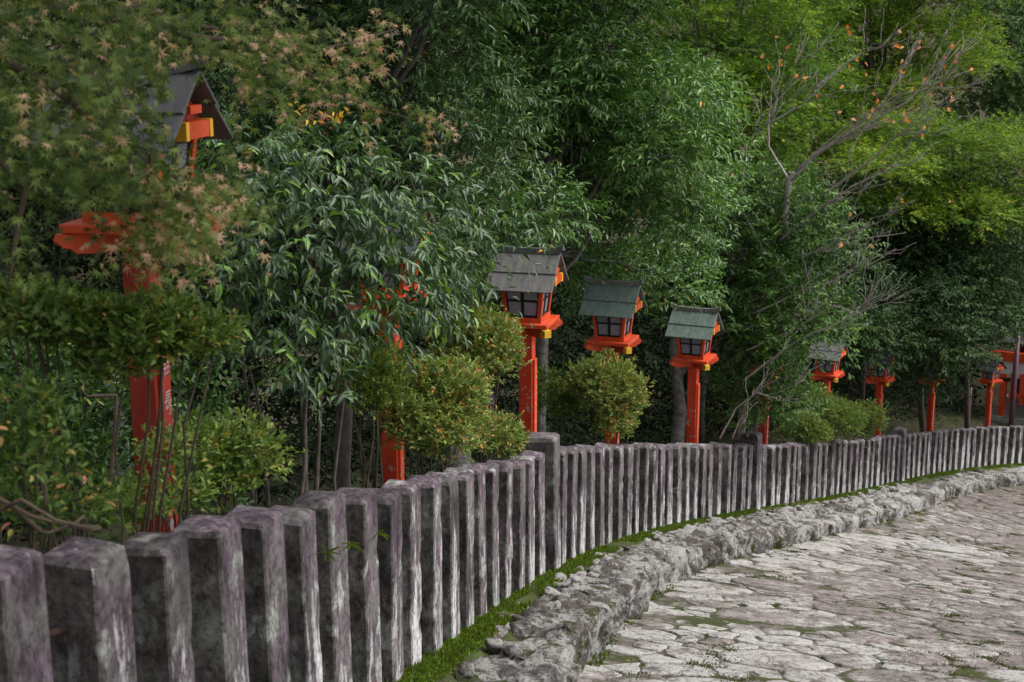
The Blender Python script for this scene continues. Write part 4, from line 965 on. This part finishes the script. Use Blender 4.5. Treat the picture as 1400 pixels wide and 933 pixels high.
    for i in range(n_):
        (xa, za), (xb, zb) = top[i], top[i + 1]
        b.hexa([(xa, -.036, za), (xb, -.036, zb), (xb, .036, zb), (xa, .036, za), (xa, -.026, za + .055), (xb, -.026, zb + .055), (xb, .026, zb + .055), (xa, .026, za + .055)])
    m['ridge'] = [b]
    return m
LS = .94; LM = lantern_meshes(); ROOF = {}
def roof_set(mat):
    if mat not in ROOF:
        ROOF[mat] = ([b.mesh('roof_board', M[mat], bevel=.002) for b in LM['roof_board']], [b.mesh('ridge', M['roof_dark'] if mat != 'roof_green' else M['roof_grey']) for b in LM['ridge']])
    return ROOF[mat]
def pole_part(root, drop, w=.15, text=None, seed=0, mat='pole_red'):
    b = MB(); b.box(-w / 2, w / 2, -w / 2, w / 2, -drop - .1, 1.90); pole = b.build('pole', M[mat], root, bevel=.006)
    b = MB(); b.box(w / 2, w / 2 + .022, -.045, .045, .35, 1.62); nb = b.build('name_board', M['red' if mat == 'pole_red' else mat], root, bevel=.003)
    b = MB(); rr = random.Random(seed); z = 1.56             # column of faded brushed strokes
    while z > .45 and not text:
        for _ in range(4):
            y = rr.uniform(-.018, .018); dz = rr.uniform(0, .05)
            if rr.random() < .55: b.box(w / 2 + .0225, w / 2 + .0235, y - rr.uniform(.008, .02), y + rr.uniform(.008, .02), z - dz - .005, z - dz)
            else: b.box(w / 2 + .0226, w / 2 + .0236, y - .003, y + .003, z - dz - rr.uniform(.015, .03), z - dz)
        z -= .085
    if not text: tag(b.build('lettering', M['ink'], nb), kind='stuff')
    else:
        for k, ch in enumerate(text):
            cu = bpy.data.curves.new('lettering', 'FONT'); cu.body = ch; cu.size = .075; cu.align_x = 'CENTER'; cu.extrude = .0006
            ob = bpy.data.objects.new('lettering', cu); C.objects.link(ob)
            dg = bpy.context.evaluated_depsgraph_get(); me = bpy.data.meshes.new_from_object(ob.evaluated_get(dg)); bpy.data.objects.remove(ob)
            mt = Matrix(((0, 0, 1, w / 2 + .0235), (1, 0, 0, 0), (0, 1.25, 0, 1.30 - k * .155), (0, 0, 0, 1))); me.transform(mt); me.materials.clear(); me.materials.append(M['ink'])
            link('lettering', me, nb)
def lantern(px, py, d, label, roof, text=None, seed=0, rot=0):
    p = at(px, py, d); s_, o_, _ = nearest(p.x, p.y); h = cs(float(s_[0]))[3]; g = float(ground_z(p.x, p.y)[0])
    zb = p.z - 2.0 * LS
    root = empty('lantern', (p.x, p.y, zb), -h + R(rot)); root.scale = (LS, LS, LS); tag(root, label, 'lantern', 'vermilion lanterns along the stone fence')
    print('lantern', px, 'offset %.2f' % o_[0], 'base above ground %.2f' % (zb - g))
    pole_part(root, max(zb - g, 0), .128, text, seed, 'shade_red' if seed in (1, 6) else 'pole_red')
    for k in ('platform', 'corner_post', 'sill', 'top_rail', 'gable'):
        for me in LM[k]: link(k, me, root)
    for i, me in enumerate(LM['arm']):
        a = link('arm', me, root)
        if i == 1:
            for me2 in LM['arm_tip']: link('arm_tip', me2, a)
    for w, l in LM['window']: link('lattice', l, link('window', w, root))
    for w, l in LM['tie_beam']:
        tb = link('tie_beam', w, root)
        for me2 in l: link('beam_tip', me2, tb)
    rb, rg = roof_set(roof)
    for me in rb: link('roof_board', me, root)
    for me in rg: link('ridge', me, root)
    return root
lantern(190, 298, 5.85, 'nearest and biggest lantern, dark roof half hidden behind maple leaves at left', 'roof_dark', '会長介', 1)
lantern(531, 397, 10.0, 'lantern almost wholly hidden in nandina leaves, only red bits and post showing', 'roof_dark', None, 2)
lantern(721, 436, 12.5, 'grey roofed lantern standing clear beside the taller fence pillar', 'roof_grey', None, 3)
lantern(838, 462, 15.5, 'green roofed lantern whose post is hidden by the domed azalea', 'roof_green', None, 4)
lantern(949, 487, 18.2, 'green roofed lantern with its whole post in view against the dark', 'roof_green', None, 5)
lantern(1046, 503, 21.8, 'lantern hidden in leaves beside the cherry trunk, only its post showing', 'roof_dark', None, 6)
lantern(1131, 509, 25.8, 'shaded grey roofed lantern above the distant clipped azaleas', 'roof_grey', None, 7)
lantern(1203, 516, 29.8, 'lantern with leaf covered roof right of the distant clipped azaleas', 'roof_dark', None, 8)
lantern(1275, 518, 34.0, 'lantern of which only a thin red post shows under dark leaves', 'roof_dark', None, 9)
lantern(1354, 519, 39.0, 'last lantern before the shrine building at the right edge', 'roof_dark', None, 10)

# ---------------------------------------------------------------- shrine building and poles at the right edge
sp = on_ground(1420, 560, 43); hall = empty('shrine_building', sp, R(-30)); tag(hall, 'vermilion shrine building with white wall band and lattice at the right edge', 'building')
g0 = 0.0; zt = at(1390, 496, 43).z - sp.z; zfoot = at(1378, 577, 43).z - sp.z; zl = at(1390, 522, 43).z - sp.z; zl2 = at(1390, 553, 43).z - sp.z
x0h = -1.2
for k in range(4):
    b = MB(); b.box(x0h + k * 1.5, x0h + .2 + k * 1.5, 0, .2, zfoot, zl + .15); b.build('post', M['red'], hall)
b = MB(); b.box(x0h - .25, 4.2, -.05, .16, zt, zt + .28); b.build('beam', M['red'], hall)
b = MB(); b.box(x0h - .1, 4.0, .05, .12, zt - .52, zt - .012); b.build('wall_band', M['plaster'], hall)
b = MB(); b.box(x0h - .12, 4.1, -.01, .14, zt - .64, zt - .53); b.build('lower_beam', M['lattice'], hall)
b = MB(); b.box(x0h + .3, 4.2, -.03, .18, zl2 + .12, zl2 + .25); b.build('rail', M['red'], hall)
for k in range(12):
    b = MB(); b.box(x0h + .32 + k * .28, x0h + .46 + k * .28, -.02, .17, zl2 - .08, zl + .2); b.build('lattice_bar', M['red'], hall)
b = MB(); b.box(x0h, 4.2, 2.4, 2.6, zfoot, zt); b.build('back_wall', M['deep_red'], hall)
b = MB(); b.prism([(.15, zt + .55), (1.4, zt + 1.5), (3.0, zt + .50), (2.9, zt + .42), (.2, zt + .42)], 0, x0h - .8, 4.8); b.build('roof', M['slate'], hall)
b = MB(); b.box(x0h - .3, 4.3, -.1, 2.7, -.5, zfoot); b.build('base', M['granite'], hall)
for px, y0, y1, d, r_, lab in [(1384, 560, 455, 41, .075, 'thick dark maroon pole leaning in front of the shrine building'), (1326, 575, 530, 42, .05, 'thin dark red pole left of the last lantern')]:
    g = on_ground(px, 560, d); t = at(px + (8 if px > 1350 else 1), y1, d); b = MB(); b.tube([g - Vector((0, 0, .2)), g.lerp(t, .5), t], [r_, r_, r_ * .9], 10)
    o = b.build('banner_pole', M['dark_pole'], None, True); tag(o, lab, 'pole', 'poles near the shrine building')

# ---------------------------------------------------------------- small grey things among the shrubs
pa, pb = at(672, 541, 9.4), at(622, 556, 9.75); L_ = (pb - pa).length; V, Fc = rock(4, 4, 9, (.11, .12, L_), 3.3, .02, 6)
q = (pb - pa).to_track_quat('Z', 'Y'); V = np.array([tuple(q @ Vector(a)) for a in V]) + np.array((pa + pb) / 2); g = on_ground(628, 600, 9.72)
V2, F2 = rock(3, 3, 6, (.14, .14, pb.z - g.z + .1), 5.1, .02, 6); V2 = V2 + np.array((pb.x + .04, pb.y - .04, (pb.z + g.z - .1) / 2))
tag(link('stone_bench', mesh_np('stone_bench', np.concatenate([V, V2]), np.concatenate([Fc, F2 + len(V)]), M['granite'], smooth=True)), 'pale weathered stone slab end poking out right of the broad azalea', 'bench')
g = on_ground(170, 700, 14); b = MB(); b.box(-.11, .09, -.02, .02, -1.9, .0, None, .9); o = b.build('signboard', M['plaster'], None, bevel=.006); o.location = (g.x, g.y, at(172, 512, 14).z); tag(o, 'pale upright board glimpsed left of the nearest lantern post', 'board')
